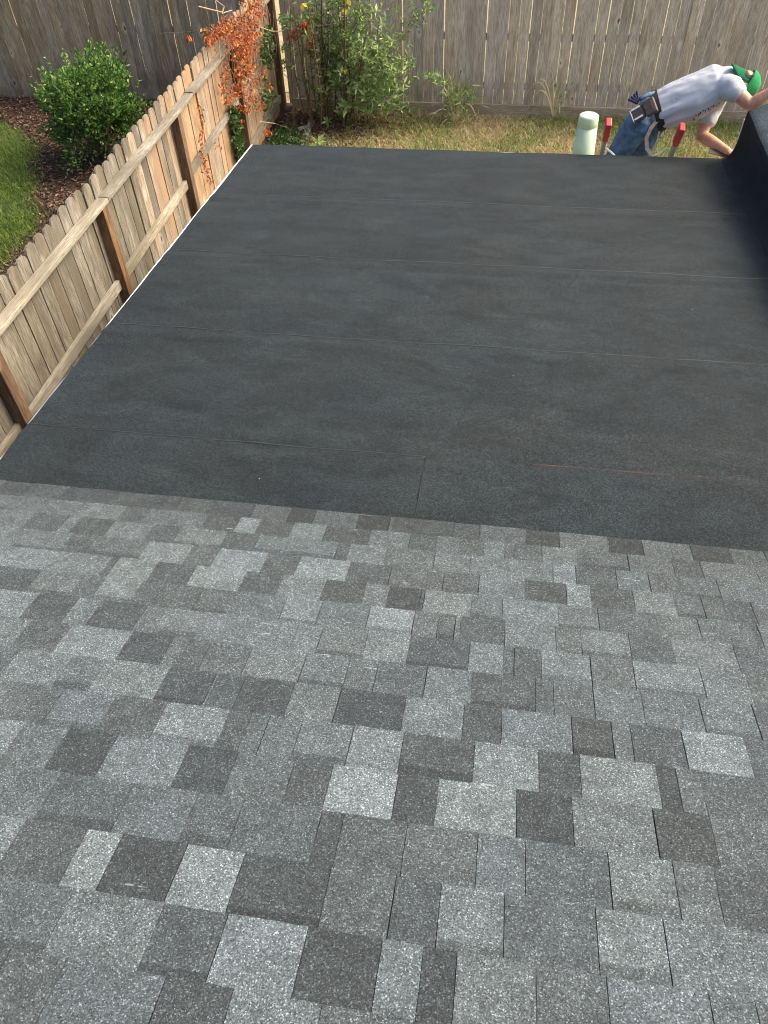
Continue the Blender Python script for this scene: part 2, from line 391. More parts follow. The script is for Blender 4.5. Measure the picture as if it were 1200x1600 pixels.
# ------------------------------------------------------------------ fences
def picket_mesh(w, h, t, name='picket'):
    mb = MB(); c = w*.27
    out = [(-w/2,0),(w/2,0),(w/2,h-c*1.15),(w/2-c*.45,h-c*.35),(w/2-c,h),(-w/2+c,h),(-w/2+c*.45,h-c*.35),(-w/2,h-c*1.15)]
    mb.prism(out, lambda p, q: (q, p[0], p[1]), -t/2, t/2); return mb.mesh(name)     # face looks along X
def picket_row(parent, x0, y0, x1, y1, pitch, w, h, mat, z0=.02, jit=.012, gap_every=None, n_mesh=3):
    L = math.hypot(x1-x0, y1-y0); n = int(L/pitch); ang = math.atan2(y1-y0, x1-x0) - math.pi/2
    ms = [picket_mesh(w*k, h, .016) for k in ((.985, 1.0, .965) if h < 1.7 else (1.0, 1.008, 1.012, 1.02, .998, .985))]
    for q in ms: q.materials.append(mat)
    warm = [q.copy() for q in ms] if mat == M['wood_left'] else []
    for q in warm: q.materials[0] = M['wood_left_sunlit']
    out = []
    for i in range(n):
        t = (i+.5)*pitch/L
        o = link('picket', random.choice(ms), None, parent)
        o.matrix_parent_inverse = parent_inv(parent)
        o.location = (x0+(x1-x0)*t, y0+(y1-y0)*t, z0 + random.uniform(-jit, jit))
        off = random.uniform(-.003,.003); o.location.x += off*math.cos(ang); o.location.y += off*math.sin(ang)
        o.rotation_euler = (random.uniform(-.005,.005), random.uniform(-.006,.006), ang+random.uniform(-.012,.012)); out.append(o)
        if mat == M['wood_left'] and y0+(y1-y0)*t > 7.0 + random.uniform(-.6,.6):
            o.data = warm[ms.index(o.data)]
    return out
# garden fence on the left: line X = -3.30 at Y 4.1, -3.46 at Y 11.6
def FX(y): return -3.30 - .0218*(y-4.1)
gf = empty('garden_fence', (FX(6), 6, 0), 0, 'tan wooden picket fence running away beside the patio roof, rails and brown posts facing it', 'fence')
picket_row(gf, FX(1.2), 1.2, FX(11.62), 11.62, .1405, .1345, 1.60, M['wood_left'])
posts_y = [1.62, 3.62, 5.52, 7.44, 9.55, 11.45]
for i, y in enumerate(posts_y):
    mb = MB(); x = FX(y)+.008
    mb.box(x+.002, x+.090, y-.045, y+.045, 0, 1.415 if i < 5 else 1.64)
    bevel(mb.build('post', M['post'], gf), .005)
def fence_rail(ya, yb, z, prt, tip=.0, w=.04, hh=.088, flat=False):
    mb = MB(); xa, xb = FX(ya)+.008+w/2+.001, FX(yb)+.008+w/2+.001
    if flat: xa += .028; xb += .028; mb.bar((xa,ya,z),(xb,yb,z+tip), .095, .038)
    else: mb.bar((xa,ya,z),(xb,yb,z+tip), w, hh)
    o = mb.build('rail', M['rail'], prt)
    b = bevel(o, .006)
    return o
for a_, b_, z in ((1.2,3.6,1.437),(3.604,5.6,1.437),(5.604,7.9,1.44),(7.904,9.6,1.45),(9.604,11.40,1.46)): fence_rail(a_, b_, z, gf, flat=True)
for i in range(len(posts_y)-1):
    fence_rail(posts_y[i]+.048, posts_y[i+1]-.048, [.755,.735,.755,.80,.87][i], gf, tip=[0,.01,.0,.04,.01][i])
    fence_rail(posts_y[i]+.048, posts_y[i+1]-.048, .20, gf)
# back fence
bf = empty('back_fence', (0.5, 11.52, 0), 0, 'grey weathered wooden fence crossing behind the yard and the worker', 'fence')
picket_row(bf, -3.36, 11.66, 5.6, 11.50, .1416, .1360, 1.83, M['wood_back'], z0=.05, jit=.004)
for z in (.35,.95,1.55):
    mb = MB(); mb.bar((-3.36,11.66+.033,z),(5.6,11.50+.033,z), .038, .088); mb.build('rail', M['rail_back'], bf)
mb = MB(); mb.bar((-3.30,11.66-.030,.062),(5.6,11.50-.030,.062), .04, .125); bevel(mb.build('kickboard', M['kick'], bf), .005)
for x in (-.9,1.6,4.1):
    mb = MB(); mb.box(x-.045,x+.045,11.66,11.75,0,1.8); mb.build('post', M['post'], bf)
# corner end post (sunlit orange)
# neighbour's back fence, left yard
nf = empty('neighbour_fence', (-6, 11.8, 0), 0, 'dark brown weathered fence behind the left yard and its round shrub', 'fence')
picket_row(nf, -11.5, 11.86, -3.52, 11.74, .1416, .1362, 1.83, M['wood_side'], z0=.0, jit=.004)
for z in (.35,.95,1.55):
    mb = MB(); mb.bar((-11.5,11.86+.033,z),(-3.52,11.74+.033,z), .038, .088); mb.build('rail', M['rail_back'], nf)

# ------------------------------------------------------------------ house: shingle roof + patio roof + side wing
A1, A2 = .0599, .2932
Y0, ZT = 2.2089, 4.2-2.4374
XL, XW = -2.2845, 1.74
P0 = Vector((0, Y0, ZT))
SDv = Vector((0, -math.cos(A2), math.sin(A2))); SN = Vector((0, math.sin(A2), math.cos(A2)))
def spt(u, v, h=0): return P0 + Vector((u,0,0)) + SDv*v + SN*h
def px_to_shingle(x, y):
    v = ray(x, y); t = (P0-CAM).dot(SN)/v.dot(SN); X = CAM+v*t; return X.x, (X-P0).dot(SDv)
house = empty('house', (0, 0, 0), 0, 'house with a grey shingle roof above a flat black patio roof', 'house')
LV = [.069,.187,.305,.430,.560,.690,.825,.968,1.112,1.258,1.407,1.558,1.711,1.866,2.020]
while len(LV) < 27: LV.append(LV[-1]+.1525)
# digitised joints: per course (crop, zx, zy, tone to the right[, b = printed band]); crop origins are in the photograph's pixels, 3x enlarged
CO = {1:(0,740),2:(400,740),3:(800,740),4:(0,1020),5:(400,1020),6:(800,1020),7:(0,1300),8:(400,1300),9:(800,1300)}
T = {
0:(3,'1,135,85,4 1,300,95,2.6 1,370,105,3.2 1,525,120,3.4 1,700,130,3 1,845,140,4 1,985,155,2.8 1,1185,185,5 2,155,200,1.8 2,275,205,5 2,475,230,1.6 2,625,240,5.5 2,643,245,3 2,925,275,3.6 2,1048,285,5 3,65,310,2 3,221,320,6 3,452,345,1.6 3,615,362,6 3,750,378,5.5 3,845,385,1.8 3,1030,400,5 3,1195,410,3.6'),
1:(5,'1,215,155,5.4 1,395,185,6.4 1,575,190,4 1,685,200,5.2 1,955,235,3 1,1110,250,8 2,5,260,3.3 2,165,275,7.4 2,320,290,3 2,530,310,6 2,720,320,3.5 2,843,340,5.2 2,952,350,4 2,1068,355,6.5 2,1165,365,4.4 3,140,385,6.4 3,305,405,4.5b 3,545,420,5.2 3,755,440,3.4 3,890,460,5.6 3,1150,480,5'),
2:(5.3,'1,115,245,3.4 1,290,245,5.4 1,345,255,2.8 1,510,265,5.8 1,700,285,3.4 1,825,300,6b 1,1045,320,3.2 2,0,330,5.6b 2,385,350,3.4 2,435,365,6.2 2,610,385,4.5 2,838,400,5.4 2,1003,430,5.8 3,192,470,7.2 3,300,480,3.4 3,490,500,5.6 3,645,520,4 3,800,545,4.6b 3,970,550,5'),
3:(5.5,'1,60,340,5.4b 1,300,340,3.4 1,420,345,4.2b 1,670,370,6.8 1,880,390,3.8 1,1010,400,7.4 2,40,420,3.3 2,195,440,7.8 2,435,450,3 2,630,480,4 2,880,500,3.4 2,1045,520,5.6 3,60,550,2.2 3,255,570,7.2 3,370,585,2.8 3,570,600,6.2 3,765,620,4b 3,895,630,4 3,985,640,2.9 3,1130,650,4.2'),
4:(6,'1,505,430,3.2 1,535,440,6.8 1,725,450,2.8 1,900,480,7.6 1,1140,500,3.1 2,110,530,6.2 2,310,560,2.5 2,505,570,5.2 2,615,590,1.5 2,768,600,2.4 2,785,610,6.8 2,1008,630,5b 2,1155,640,6.2 3,218,670,5b 3,405,690,3.8 3,685,715,5 3,880,740,4.4 3,1130,760,2.8 3,1165,770,5'),
5:(3.2,'1,165,500,5.6b 1,350,540,3.8 1,460,545,6.8b 1,635,565,3.6 1,930,590,4.4b 1,1090,600,5 2,125,640,6.8b 2,300,650,5.2 2,525,680,8.4b 2,738,700,5 2,850,730,4b 2,930,740,5.4 2,955,740,3.2 2,1165,770,6 3,205,790,4 3,325,800,5.8b 3,555,830,3.4 3,755,840,6 3,1045,850,3.8'),
6:(7.4,'1,125,640,2.8 1,325,650,5.8 1,440,660,2.8 1,650,690,5 1,745,700,6.2b 1,935,720,6.2 2,180,770,6.4 2,300,780,5.6b 2,510,820,7 2,715,830,3.2b 2,1000,850,6.6 2,1160,860,3.4 6,10,80,3.2 6,138,90,6.4b 6,372,100,4.4 6,575,120,6.6b 6,895,150,5.8'),
7:(6.2,'1,95,760,3.6 1,290,780,7.4 1,570,830,2.3 1,780,840,5 1,865,830,3.8 1,960,860,4.6 4,1150,60,6.2 5,205,110,5.4b 5,425,100,5 5,560,120,4 5,792,150,5.8 5,1010,170,3.2b 6,110,210,3.8 6,195,220,4.4 6,385,240,5.4 6,615,270,5 6,905,350,5.4b 6,1150,340,3.8'),
8:(6.2,'4,260,140,5.2b 4,455,120,6.6 4,760,145,2.6b 4,982,180,6 4,992,182,3.2 4,1120,200,2.2 5,155,230,5.6 5,380,250,2 5,690,300,6.4 5,970,340,2.6 5,1150,360,6 6,285,420,2.4b 6,475,430,5 6,565,440,3 6,812,470,7.6 6,1110,500,3.2'),
9:(4.6,'4,120,230,3.8 4,240,270,5.8b 4,490,300,3.6 4,740,330,7.2b 4,1045,360,3.2 4,1150,370,4.2 5,40,380,5 5,195,400,5.8b 5,440,440,7.2 5,680,470,2.8b 5,1020,520,7.6 6,125,580,2.4 6,322,600,7 6,690,650,1.6 6,785,660,4.8 6,900,680,3.4'),
10:(5.2,'4,265,460,1.8 4,500,490,6.4 4,845,540,2 4,1085,560,4.4 5,150,620,2.6 5,335,640,8.6 5,650,690,1.8 5,845,710,7.4 6,20,790,1.6 6,285,800,5.8 6,675,850,2 6,940,850,4.2'),
11:(5,'4,210,700,3.8b 4,585,715,5 4,865,820,4.2b 7,1075,50,3.8 5,290,830,2 5,395,850,3.2 5,705,850,4.2 8,1030,200,5.2 9,62,180,4 9,465,280,6.6b 9,770,270,5'),
12:(7,'7,50,70,3.2 7,345,120,8 7,515,150,1.8 7,830,190,8.2 7,1110,230,1.9b 8,320,320,3.9 8,635,370,2.8 8,855,400,6.4b 8,1162,450,4.2 9,400,500,6.8b 9,730,580,5.8'),
13:(4.6,'7,10,400,4.6b 7,260,450,5.8 7,700,520,3.2b 7,1020,550,7.2 8,210,600,1.6 8,565,690,6.4 8,765,720,1.5 8,930,750,5.8 9,112,780,4.4 9,450,800,5.8 9,935,850,5'),
14:(3.8,'7,250,740,4.8 7,740,800,2.4 7,1070,830,6.2 8,300,870,4.4 8,740,880,2.2 9,0,880,6 9,300,880,4.4'),
}
def tone_val(t): return .029 + .0083*t + .00078*t*t
ROOF_R = 2.7; ROOF_L = -2.33
deck = MB()
vm = LV[-1]+.05
for s_, (va, vb) in enumerate(((.075, vm),)):
    deck.prism([(va,-.03),(vb,-.03),(vb,-.001),(va,-.001)], lambda p, u: spt(u, p[0], p[1]), ROOF_L+.01, ROOF_R-.01)
# back slope behind the camera
rb = spt(0, vm)
deck.prism([(rb.y,rb.z-.03),(rb.y,rb.z),(rb.y-4.5,rb.z-1.35),(rb.y-4.5,rb.z-1.38)], lambda p, u: (u, p[0], p[1]), ROOF_L+.01, ROOF_R-.01)
deck_o = deck.build('shingle_roof', M['dark'], house)
def shingle_geo(V, F, tones, uvs, u0, u1, v0, v1, tone, band, hue, raised):
    g = .0007; u0 += g; u1 -= random.choice((.0006,.0006,.0010,.0018)); n = len(V)
    hb = .0080 if raised else .0060; ht = .0024 if raised else .0015
    k = 6 if u1-u0 > .03 else 2; L = v1-v0+.03
    rows = []
    q = [random.uniform(-1,1) for _ in range(40)]
    front = [(u0+(u1-u0)*i/k, v0+q[i]*.0011) for i in range(k+1)]
    side_r = [(u1+q[11+i]*.0006, v0+L*i/4) for i in range(1,4)]
    side_l = [(u0+q[17+i]*.0006, v0+L*i/4) for i in range(3,0,-1)]
    out = front + side_r + [(u1, v0+L), (u0, v0+L)] + side_l
    m = len(out)
    for (u,v) in out:
        h = hb + (ht-hb)*(v-v0)/L; V.append(tuple(spt(u,v,h))); uvs.append((u-u0, v-v0))
    for (u,v) in out: 
        h = hb + (ht-hb)*(v-v0)/L - (.0055 if raised else .0040); V.append(tuple(spt(u,v,h))); uvs.append((u-u0, v-v0))
    F.append(tuple(range(n, n+m))); 
    for i in range(m): j = (i+1) % m; F.append((n+i, n+m+i, n+m+j, n+j))
    tones += [(tone, band, hue)]*(2*m)
def shingle_mesh(V, F, tones, uvs):
    me = bpy.data.meshes.new('shingle'); me.from_pydata(V, [], F)
    a = me.attributes.new('tone', 'FLOAT_VECTOR', 'POINT'); a.data.foreach_set('vector', np.array(tones, np.float32).ravel())
    uv = me.uv_layers.new(name='UVMap'); li = np.zeros(len(me.loops), np.int32); me.loops.foreach_get('vertex_index', li)
    uv.data.foreach_set('uv', np.array(uvs, np.float32)[li].ravel()); me.materials.append(M['shingle']); return me
def proj(Pw):
    d = Pw-CAM; z = d.dot(CF); return (600+FPX*d.dot(CR)/z, 800-FPX*d.dot(CU)/z) if z > .02 else (-9999,-9999)
def inview(u0, u1, v0, v1):
    for u in (u0, (u0+u1)/2, u1):
        for v in (v0, v1):
            x, y = proj(spt(u, v))
            if -5 < x < 1205 and -5 < y < 1605: return True
    return False
rest = ([], [], [], []); n_ind = 0
for c in range(len(LV)-1):
    js = []
    if c in T:
        t0, s = T[c]
        for it in s.split():
            a_ = it.split(','); b_ = a_[3].endswith('b'); o_ = CO[int(a_[0])]
            u, _ = px_to_shingle(o_[0]+float(a_[1])/3, o_[1]+float(a_[2])/3); js.append((u, float(a_[3].rstrip('b')), b_))
        js.sort()
        u = js[0][0]; left = [(t0, False)]
        w = random.uniform(.12,.24); u2 = u - w
        pre = [(u2, t0, False)]
        while u2 > ROOF_L: u2 -= random.uniform(.08,.26); pre.append((u2, random.uniform(1.8,7.5), random.random() < .25))
        js = sorted(pre)+js; u2 = js[-1][0]
    else:
        u2 = ROOF_L - .05; js = [(u2, 4, False)]
    while u2 < ROOF_R: u2 += random.uniform(.08,.28); js.append((u2, random.uniform(1.8,7.5), random.random() < .25))
    raised = random.random() < .5
    for i in range(len(js)-1):
        ua, tn, bd = js[i]; ub = js[i+1][0]
        ua = max(ua, ROOF_L); ub = min(ub, ROOF_R)
        if ub-ua < .004: continue
        raised = (not raised) if not bd else False
        if i and js[i-1][2] and not bd: raised = True
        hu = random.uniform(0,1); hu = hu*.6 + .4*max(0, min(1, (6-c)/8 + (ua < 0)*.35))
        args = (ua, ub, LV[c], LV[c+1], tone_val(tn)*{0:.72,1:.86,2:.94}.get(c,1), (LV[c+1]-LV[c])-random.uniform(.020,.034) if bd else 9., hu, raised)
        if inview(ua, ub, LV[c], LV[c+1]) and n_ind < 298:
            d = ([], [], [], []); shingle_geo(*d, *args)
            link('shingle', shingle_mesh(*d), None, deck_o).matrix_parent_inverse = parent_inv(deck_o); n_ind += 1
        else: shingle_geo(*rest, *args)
o = link('shingle_field', shingle_mesh(*rest), None, deck_o); o.matrix_parent_inverse = parent_inv(deck_o); o['kind'] = 'stuff'

# walls of the house below the shingle roof, plain siding boards
mb = MB(); mb.box(ROOF_L+.35, ROOF_R-.3, -6.0, Y0-.25, 0, 1.62); mb.build('wall', M['siding'], house)
mb = MB()
for x in (ROOF_L+.02, ROOF_R-.02):
    mb.prism([(.06,-.17),(vm,-.17),(vm,-.032),(.06,-.032)], lambda p, u: spt(u, p[0], p[1]), x-.012, x+.012)
mb.build('rake_board', M['trim'], house)

# patio roof: membrane sheets, each a strip laid across, near strip lapping over the far one
def rpt(x, t, h=0): return Vector((x, Y0+t*math.cos(A1)-h*0, ZT - t*math.sin(A1) + h))
TE = 4.405
seams = [-.12, .356, 1.340, 2.324, 3.308, TE]
def und(x, t):
    return .0045*noise.noise((x*.9+t*.5, t*2.3, 1.7)) + .0034*noise.noise((x*2.1-t, t*5.5+x, 4.7)) + .0016*noise.noise((x*5+t*2, t*9-x*1.5, 9.1))
patio = MB()
patio.prism([(Y0-.10, ZT-.035),(Y0+TE*math.cos(A1)-.004, ZT-TE*math.sin(A1)-.030),(Y0+TE*math.cos(A1)-.004, ZT-TE*math.sin(A1)-.010),(Y0-.10, ZT-.010)], lambda p, u: (u, p[0], p[1]), XL+.006, 3.2)
patio_o = patio.build('patio_roof', M['dark'], house)
def sheet(xa, xb, ta, tb, lift, far_wave=.004, split=False):
    nx = max(4, int((xb-xa)/.045)); ny = max(4, int((tb-ta)/.035))
    V = []; F = []
    ts = list(np.linspace(ta, tb-.012, ny)) + [tb]
    for j, t in enumerate(ts):
        for i in range(nx+1):
            x = xa+(xb-xa)*i/nx
            tt = t + (far_wave*noise.noise((x*1.7, tb*3, 0))*2 if j >= len(ts)-2 else 0)
            base = und(x, tt)
            # swelling over the hidden edge below
            base += .009*math.exp(-((tt-(tb-.075))/.024)**2)*(.75+.6*noise.noise((x*1.3, tb, 3.))) if tb < TE-.01 else 0
            base += .004*math.exp(-((tt-(ta+.10))/.05)**2)*noise.noise((x*1.1, ta, 8.))
            l = lift if t > ta+.2 else lift*max(0, (t-ta)/.2)*.0 + 0.0
            V.append(tuple(rpt(x, tt, base + lift)))
        
    top = len(V)
    for i in range(nx+1):       # thickness at the free (far) edge
        x, y, z = V[(len(ts)-1)*(nx+1)+i]; V.append((x, y+.0005, z-.0045))
    for i in range(nx+1): V.append(V[(len(ts)-1)*(nx+1)+i])
    for j in range(len(ts)-1):
        for i in range(nx):
            q = j*(nx+1)+i; F.append((q, q+1, q+nx+2, q+nx+1))
    for i in range(nx): q = top+nx+1+i; F.append((q, q+1, top+i+1, top+i))
    # side edges
    for i_ in (0, nx):
        for j in range(len(ts)-1):
            a_ = j*(nx+1)+i_; b_ = (j+1)*(nx+1)+i_; n0 = len(V)
            V.append((V[a_][0],V[a_][1],V[a_][2]-.0045)); V.append((V[b_][0],V[b_][1],V[b_][2]-.0045)); V.append(V[a_]); V.append(V[b_]); F.append((n0+2, n0+3, n0+1, n0))
    me = bpy.data.meshes.new('membrane_sheet'); me.from_pydata(V, [], F); me.polygons.foreach_set('use_smooth', [True]*len(F)); me.update()
    o = link('membrane_sheet', me, M['membrane'], patio_o); o.matrix_parent_inverse = parent_inv(patio_o)
    return o
xs, _ = None, None
v_ = ray(658, 765); tq = (Vector((0,Y0,ZT))-CAM).dot(Vector((0,math.sin(A1),math.cos(A1))))/v_.dot(Vector((0,math.sin(A1),math.cos(A1)))); XS = (CAM+v_*tq).x
for k in range(5):
    lift = .0055*(4-k)*.55 + .002
    ta = seams[k]-(.10 if k else 0); tb = seams[k+1]
    if k == 0:
        sheet(XL, XS+.05, ta, tb, lift-.0002); sheet(XS, 1.80, ta, tb+.012, lift+.0018)
    else: sheet(XL, 1.80, ta, tb, lift)
for k in range(1, 5):
    t = seams[k]; pts = []; lf = .0055*(4-k)*.55 + .002
    xa_, xb_ = (XL+.005, XS) if k == 1 else (XL+.005, 1.66)
    for i in range(90):
        x = xa_+(xb_-xa_)*i/89; tt = t + .004*noise.noise((x*1.7, t*3, 0))*2 + .0035 + .0015*noise.noise((x*9, t, 5.)); pts.append(rpt(x, tt, und(x,tt)+lf-.001))
    bd_ = MB(); bd_.tube(pts, [.0075*(.75+.5*noise.noise((p.x*4, t, 2.))) for p in pts], 6); bd_.build('seam_bead', M['bead'], patio_o, True)
pts = []
for i in range(30):
    tt = .36+(-.10-.36)*i/29; x = XS-.003+.002*noise.noise((tt*9,0,0)); pts.append(rpt(x, tt, und(x,tt)+.015))
bd_ = MB(); bd_.tube(pts, .0026, 6); bd_.build('seam_bead', M['bead'], patio_o, True)
# upturned flashing against the side wing, with a soft cove
prof = [(1.64,.000),(1.675,.010),(1.700,.026),(1.717,.050),(1.731,.085),(1.738,.14),(1.742,.22),(1.744,.30),(1.746,.372),(1.752,.383)]
V = []; F = []; ny = 70
for j in range(ny+1):
    t = -.05 + (TE+.05)*j/ny
    for i, (x, z) in enumerate(prof):
        zz = 1.862 + .008*((Y0+t-6.6)/4) - (.383 - z) if i > 6 else None
        p = rpt(x + .003*noise.noise((t*3, z*6, 2)), t, z + und(x, t)*.5)
        if i >= 6:
            k_ = (i-5)/4.; p.z = p.z*(1-k_) + (1.868 + (z-.383))*k_
        V.append(tuple(p))
m_ = len(prof)
for j in range(ny):
    for i in range(m_-1): q = j*m_+i; F.append((q, q+1, q+m_+1, q+m_))
me = bpy.data.meshes.new('wall_flashing'); me.from_pydata(V, [], F); me.polygons.foreach_set('use_smooth', [True]*len(F)); me.update()
o = link('wall_flashing', me, M['flash'], patio_o); o.matrix_parent_inverse = parent_inv(patio_o)
# side wing: low wall and sloping cap roof rising to the right, laid with cap sheet strips
wing = MB(); YF = Y0+TE*math.cos(A1)
wing.box(1.753, 5.2, -.5, YF-.006, 0, 1.842)
wing.build('side_wing', M['siding'], house)
def wpt(x, y, h=0): return (x, y, 1.872 + (x-1.752)*.36 + h)
lap = [-0.4, .55, 1.5, 2.42, 3.35, 4.28, 5.22, 6.06, 6.33, YF+.004]
wr = MB(); wr.prism([(1.753,1.846),(5.2,1.846),(5.2,1.86+3.44*.36),(1.753,1.866)], lambda p, y: (p[0], y, p[1]), -.4, YF-.001)
wing_o = wr.build('side_wing_roof', M['dark'], house)
for k in range(len(lap)-1):
    ya, yb = lap[k]-(.05 if k else 0), lap[k+1]; l = .004*(len(lap)-k)*.5
    V = []; F = []; nx, ny = 40, max(4, int((yb-ya)/.06))
    for j in range(ny+1):
        for i in range(nx+1):
            x = 1.750+3.44*(i/nx)**1.5; y = ya+(yb-ya)*j/ny
            V.append(wpt(x, y, l + und(x,y)*.6 - (.012*math.exp(-(x-1.75)/.012))))
    n0 = len(V)
    for i in range(nx+1): a_ = V[ny*(nx+1)+i]; V.append((a_[0], a_[1], a_[2]-.006))
    for i in range(nx+1): V.append(V[ny*(nx+1)+i])
    for j in range(ny):
        for i in range(nx): q = j*(nx+1)+i; F.append((q, q+1, q+nx+2, q+nx+1))
    for i in range(nx): q = n0+nx+1+i; F.append((q, q+1, n0+i+1, n0+i))
    me = bpy.data.meshes.new('cap_sheet'); me.from_pydata(V, [], F); me.polygons.foreach_set('use_smooth', [True]*len(F)); me.update()
    o = link('cap_sheet', me, M['membrane_top'], wing_o); o.matrix_parent_inverse = parent_inv(wing_o)
mb = MB(); mb.box(1.742, 1.772, YF+.006, YF+.03, 1.63, 1.80); mb.build('corner_trim', M['white'], house)
# white drip edge: left side (slightly wavy) and far side
mb = MB()
n = 60; V = []; F = []
for j in range(n+1):
    t = -.05 + (TE+.05)*j/n; w = .0155 - .0003*max(0,t) + .003*noise.noise((t*2.2, 5, 1))
    p = rpt(XL-.004, t, -.005); V += [tuple(p+Vector((.02,0,0))), tuple(p+Vector((-w,0,0))), tuple(p+Vector((-w-.002,0,-.07)))]
for j in range(n):
    for i in range(2): q = j*3+i; F.append((q, q+3, q+4, q+1))
me = bpy.data.meshes.new('drip_edge'); me.from_pydata(V, [], F); o = link('drip_edge', me, M['white'], patio_o); o.matrix_parent_inverse = parent_inv(patio_o)
mb = MB(); z = rpt(0,TE).z
mb.box(XL-.016, 1.60, YF-.003, YF+.010, z-.075, z-.0045); mb.build('drip_edge', M['white'], patio_o)
mb = MB(); mb.box(XL+.02, XL+.06, Y0, YF-.05, z-.16, z-.036+.0); mb.box(XL+.06, 1.7, YF-.06, YF-.02, z-.18, z-.04); mb.build('fascia_beam', M['trim'], patio_o)
for x, y in ((XL+.1, YF-.12),(0, YF-.12),(1.6, YF-.12),(XL+.1, Y0+.9)):
    mb = MB(); mb.box(x-.05, x+.05, y-.05, y+.05, 0, z-.16 if y > 4 else ZT-.2); mb.build('support_post', M['trim'], house)

# ------------------------------------------------------------------ utility pedestal behind the roof edge
M['pedestal'] = flat('pale_green_plastic', (.42,.56,.40), .5, .4, .14, 7)
pb = at_z(925, 182, 0); px_, py_ = .755, 9.0
ped = empty('utility_pedestal', (px_, py_, 0), 0, 'pale green round utility pedestal standing in the yard grass', 'utility pedestal')
mb = MB(); ztop = at_y(927, 179, 9.0).z; r = .106
mb.tube([(px_,py_,0),(px_,py_,ztop*.5),(px_,py_,ztop-.115)], [r*1.30, r*1.17, r*1.02], 28); mb.build('body', M['pedestal'], ped, True)
mb = MB(); mb.tube([(px_,py_,ztop-.115),(px_,py_,ztop-.112),(px_,py_,ztop-.022),(px_,py_,ztop-.008),(px_,py_,ztop)], [r*1.02,r*1.045,r*1.02,r*.97,r*.85], 28)
mb.build('cap', M['pedestal'], ped, True)

# ------------------------------------------------------------------ ladder
M['alu'] = flat('grey_ladder_rail', (.30,.31,.32), .4, .5, .12, 30, .6)
M['red'] = flat('red_plastic_cap', (.48,.045,.05), .45, .5, .1, 30)
lad = empty('ladder', (1.0, 7.3, 0), 0, 'metal ladder with red tipped rails leaning on the far edge of the black roof', 'ladder')
def lp(x, s): return Vector((x, 6.665 + (1-s)*.75, 1.70*s))    # s: 0 ground .. 1 top
for x, s1 in ((.722, 1.0), (1.262, .985)):
    mb = MB(); mb.bar(lp(x,0), lp(x+(.03 if x > 1 else 0), s1-.06), .028, .066, (0,1,0)); mb.build('rail', M['alu'], lad)
    mb = MB(); mb.bar(lp(x+(.03 if x > 1 else 0), s1-.065), lp(x+(.04 if x > 1 else 0), s1+.03), .046, .085, (0,1,0)); bevel(mb.build('rail_cap', M['red'], lad), .008)
for k in range(1, 6):
    s_ = k*.145; mb = MB(); mb.bar(lp(.722, s_), lp(1.262, s_), .07, .022); mb.build('rung', M['alu'], lad)

# ------------------------------------------------------------------ worker
def hull_mesh(name, parts, voxel, smooth=4, mat=None, parent=None, fn=None):
    """parts: list of (points, (ra, rb) per point, side vector) lofted and fused by voxel remesh"""
    mb = MB()
    for pts, rr, side in parts:
        pts = [Vector(p) for p in pts]; n = 18; rings = []
        P2 = []; R2 = []
        # rounded ends
        for i, (p, r) in enumerate(zip(pts, rr)):
            r = r if isinstance(r, tuple) else (r, r)
            if i == 0:
                d = (pts[1]-pts[0]).normalized()
                for a_ in (80, 55, 28): P2.append(p - d*min(r)*math.sin(R(a_))); R2.append((r[0]*math.cos(R(a_)), r[1]*math.cos(R(a_))))
            P2.append(p); R2.append(r)
            if i == len(pts)-1:
                d = (pts[-1]-pts[-2]).normalized()
                for a_ in (28, 55, 80): P2.append(p + d*min(r)*math.sin(R(a_))); R2.append((r[0]*math.cos(R(a_)), r[1]*math.cos(R(a_))))
        base = len(mb.v)
        for i, p in enumerate(P2):
            d = (P2[min(i+1,len(P2)-1)]-P2[max(i-1,0)]).normalized()
            sd_ = Vector(side) if side is not None else (Vector((0,1,0)) if abs(d.y) < .8 else Vector((1,0,0)))
            a_ = (sd_ - d*sd_.dot(d)).normalized(); b_ = d.cross(a_)
            for k in range(n):
                t = 2*math.pi*k/n; mb.v.append(tuple(p + a_*math.cos(t)*R2[i][0] + b_*math.sin(t)*R2[i][1]))
        for i in range(len(P2)-1):
            for k in range(n): q = base+i*n; mb.f.append((q+k, q+(k+1)%n, q+n+(k+1)%n, q+n+k))
        mb.f.append(tuple(base+k for k in range(n))[::-1]); q = base+(len(P2)-1)*n; mb.f.append(tuple(q+k for k in range(n)))
    me = mb.mesh(name); tmp = bpy.data.objects.new('tmp', me); COL.objects.link(tmp)
    rm = tmp.modifiers.new('r', 'REMESH'); rm.mode = 'VOXEL'; rm.voxel_size = voxel; rm.use_smooth_shade = True
    sm = tmp.modifiers.new('s', 'SMOOTH'); sm.iterations = smooth; sm.factor = .5
    dg = bpy.context.evaluated_depsgraph_get(); dg.update()
    m2 = bpy.data.meshes.new_from_object(tmp.evaluated_get(dg)); m2.name = name
    bpy.data.objects.remove(tmp); bpy.data.meshes.remove(me)
    if fn:
        for v in m2.vertices: v.co = fn(v.co.copy(), v.normal.copy())
        m2.update()
    m2.polygons.foreach_set('use_smooth', [True]*len(m2.polygons))
    m2.materials.clear(); m2.materials.append(mat)
    o = link(name, m2, None, parent)
    if parent is not None: o.matrix_parent_inverse = parent_inv(parent)
    return o
def skin():
    n = NT('tanned_skin', .5, .45); f = n.noise(n.pos, 30, 5); n.color(n.mix(n.map(f,.35,.65), (.42,.20,.12), (.56,.29,.18)))
    n.b.inputs['Subsurface Weight'].default_value = .08; n.b.inputs['Subsurface Radius'].default_value = (.02,.008,.004); n.bump(f, .1, .003); return n.m
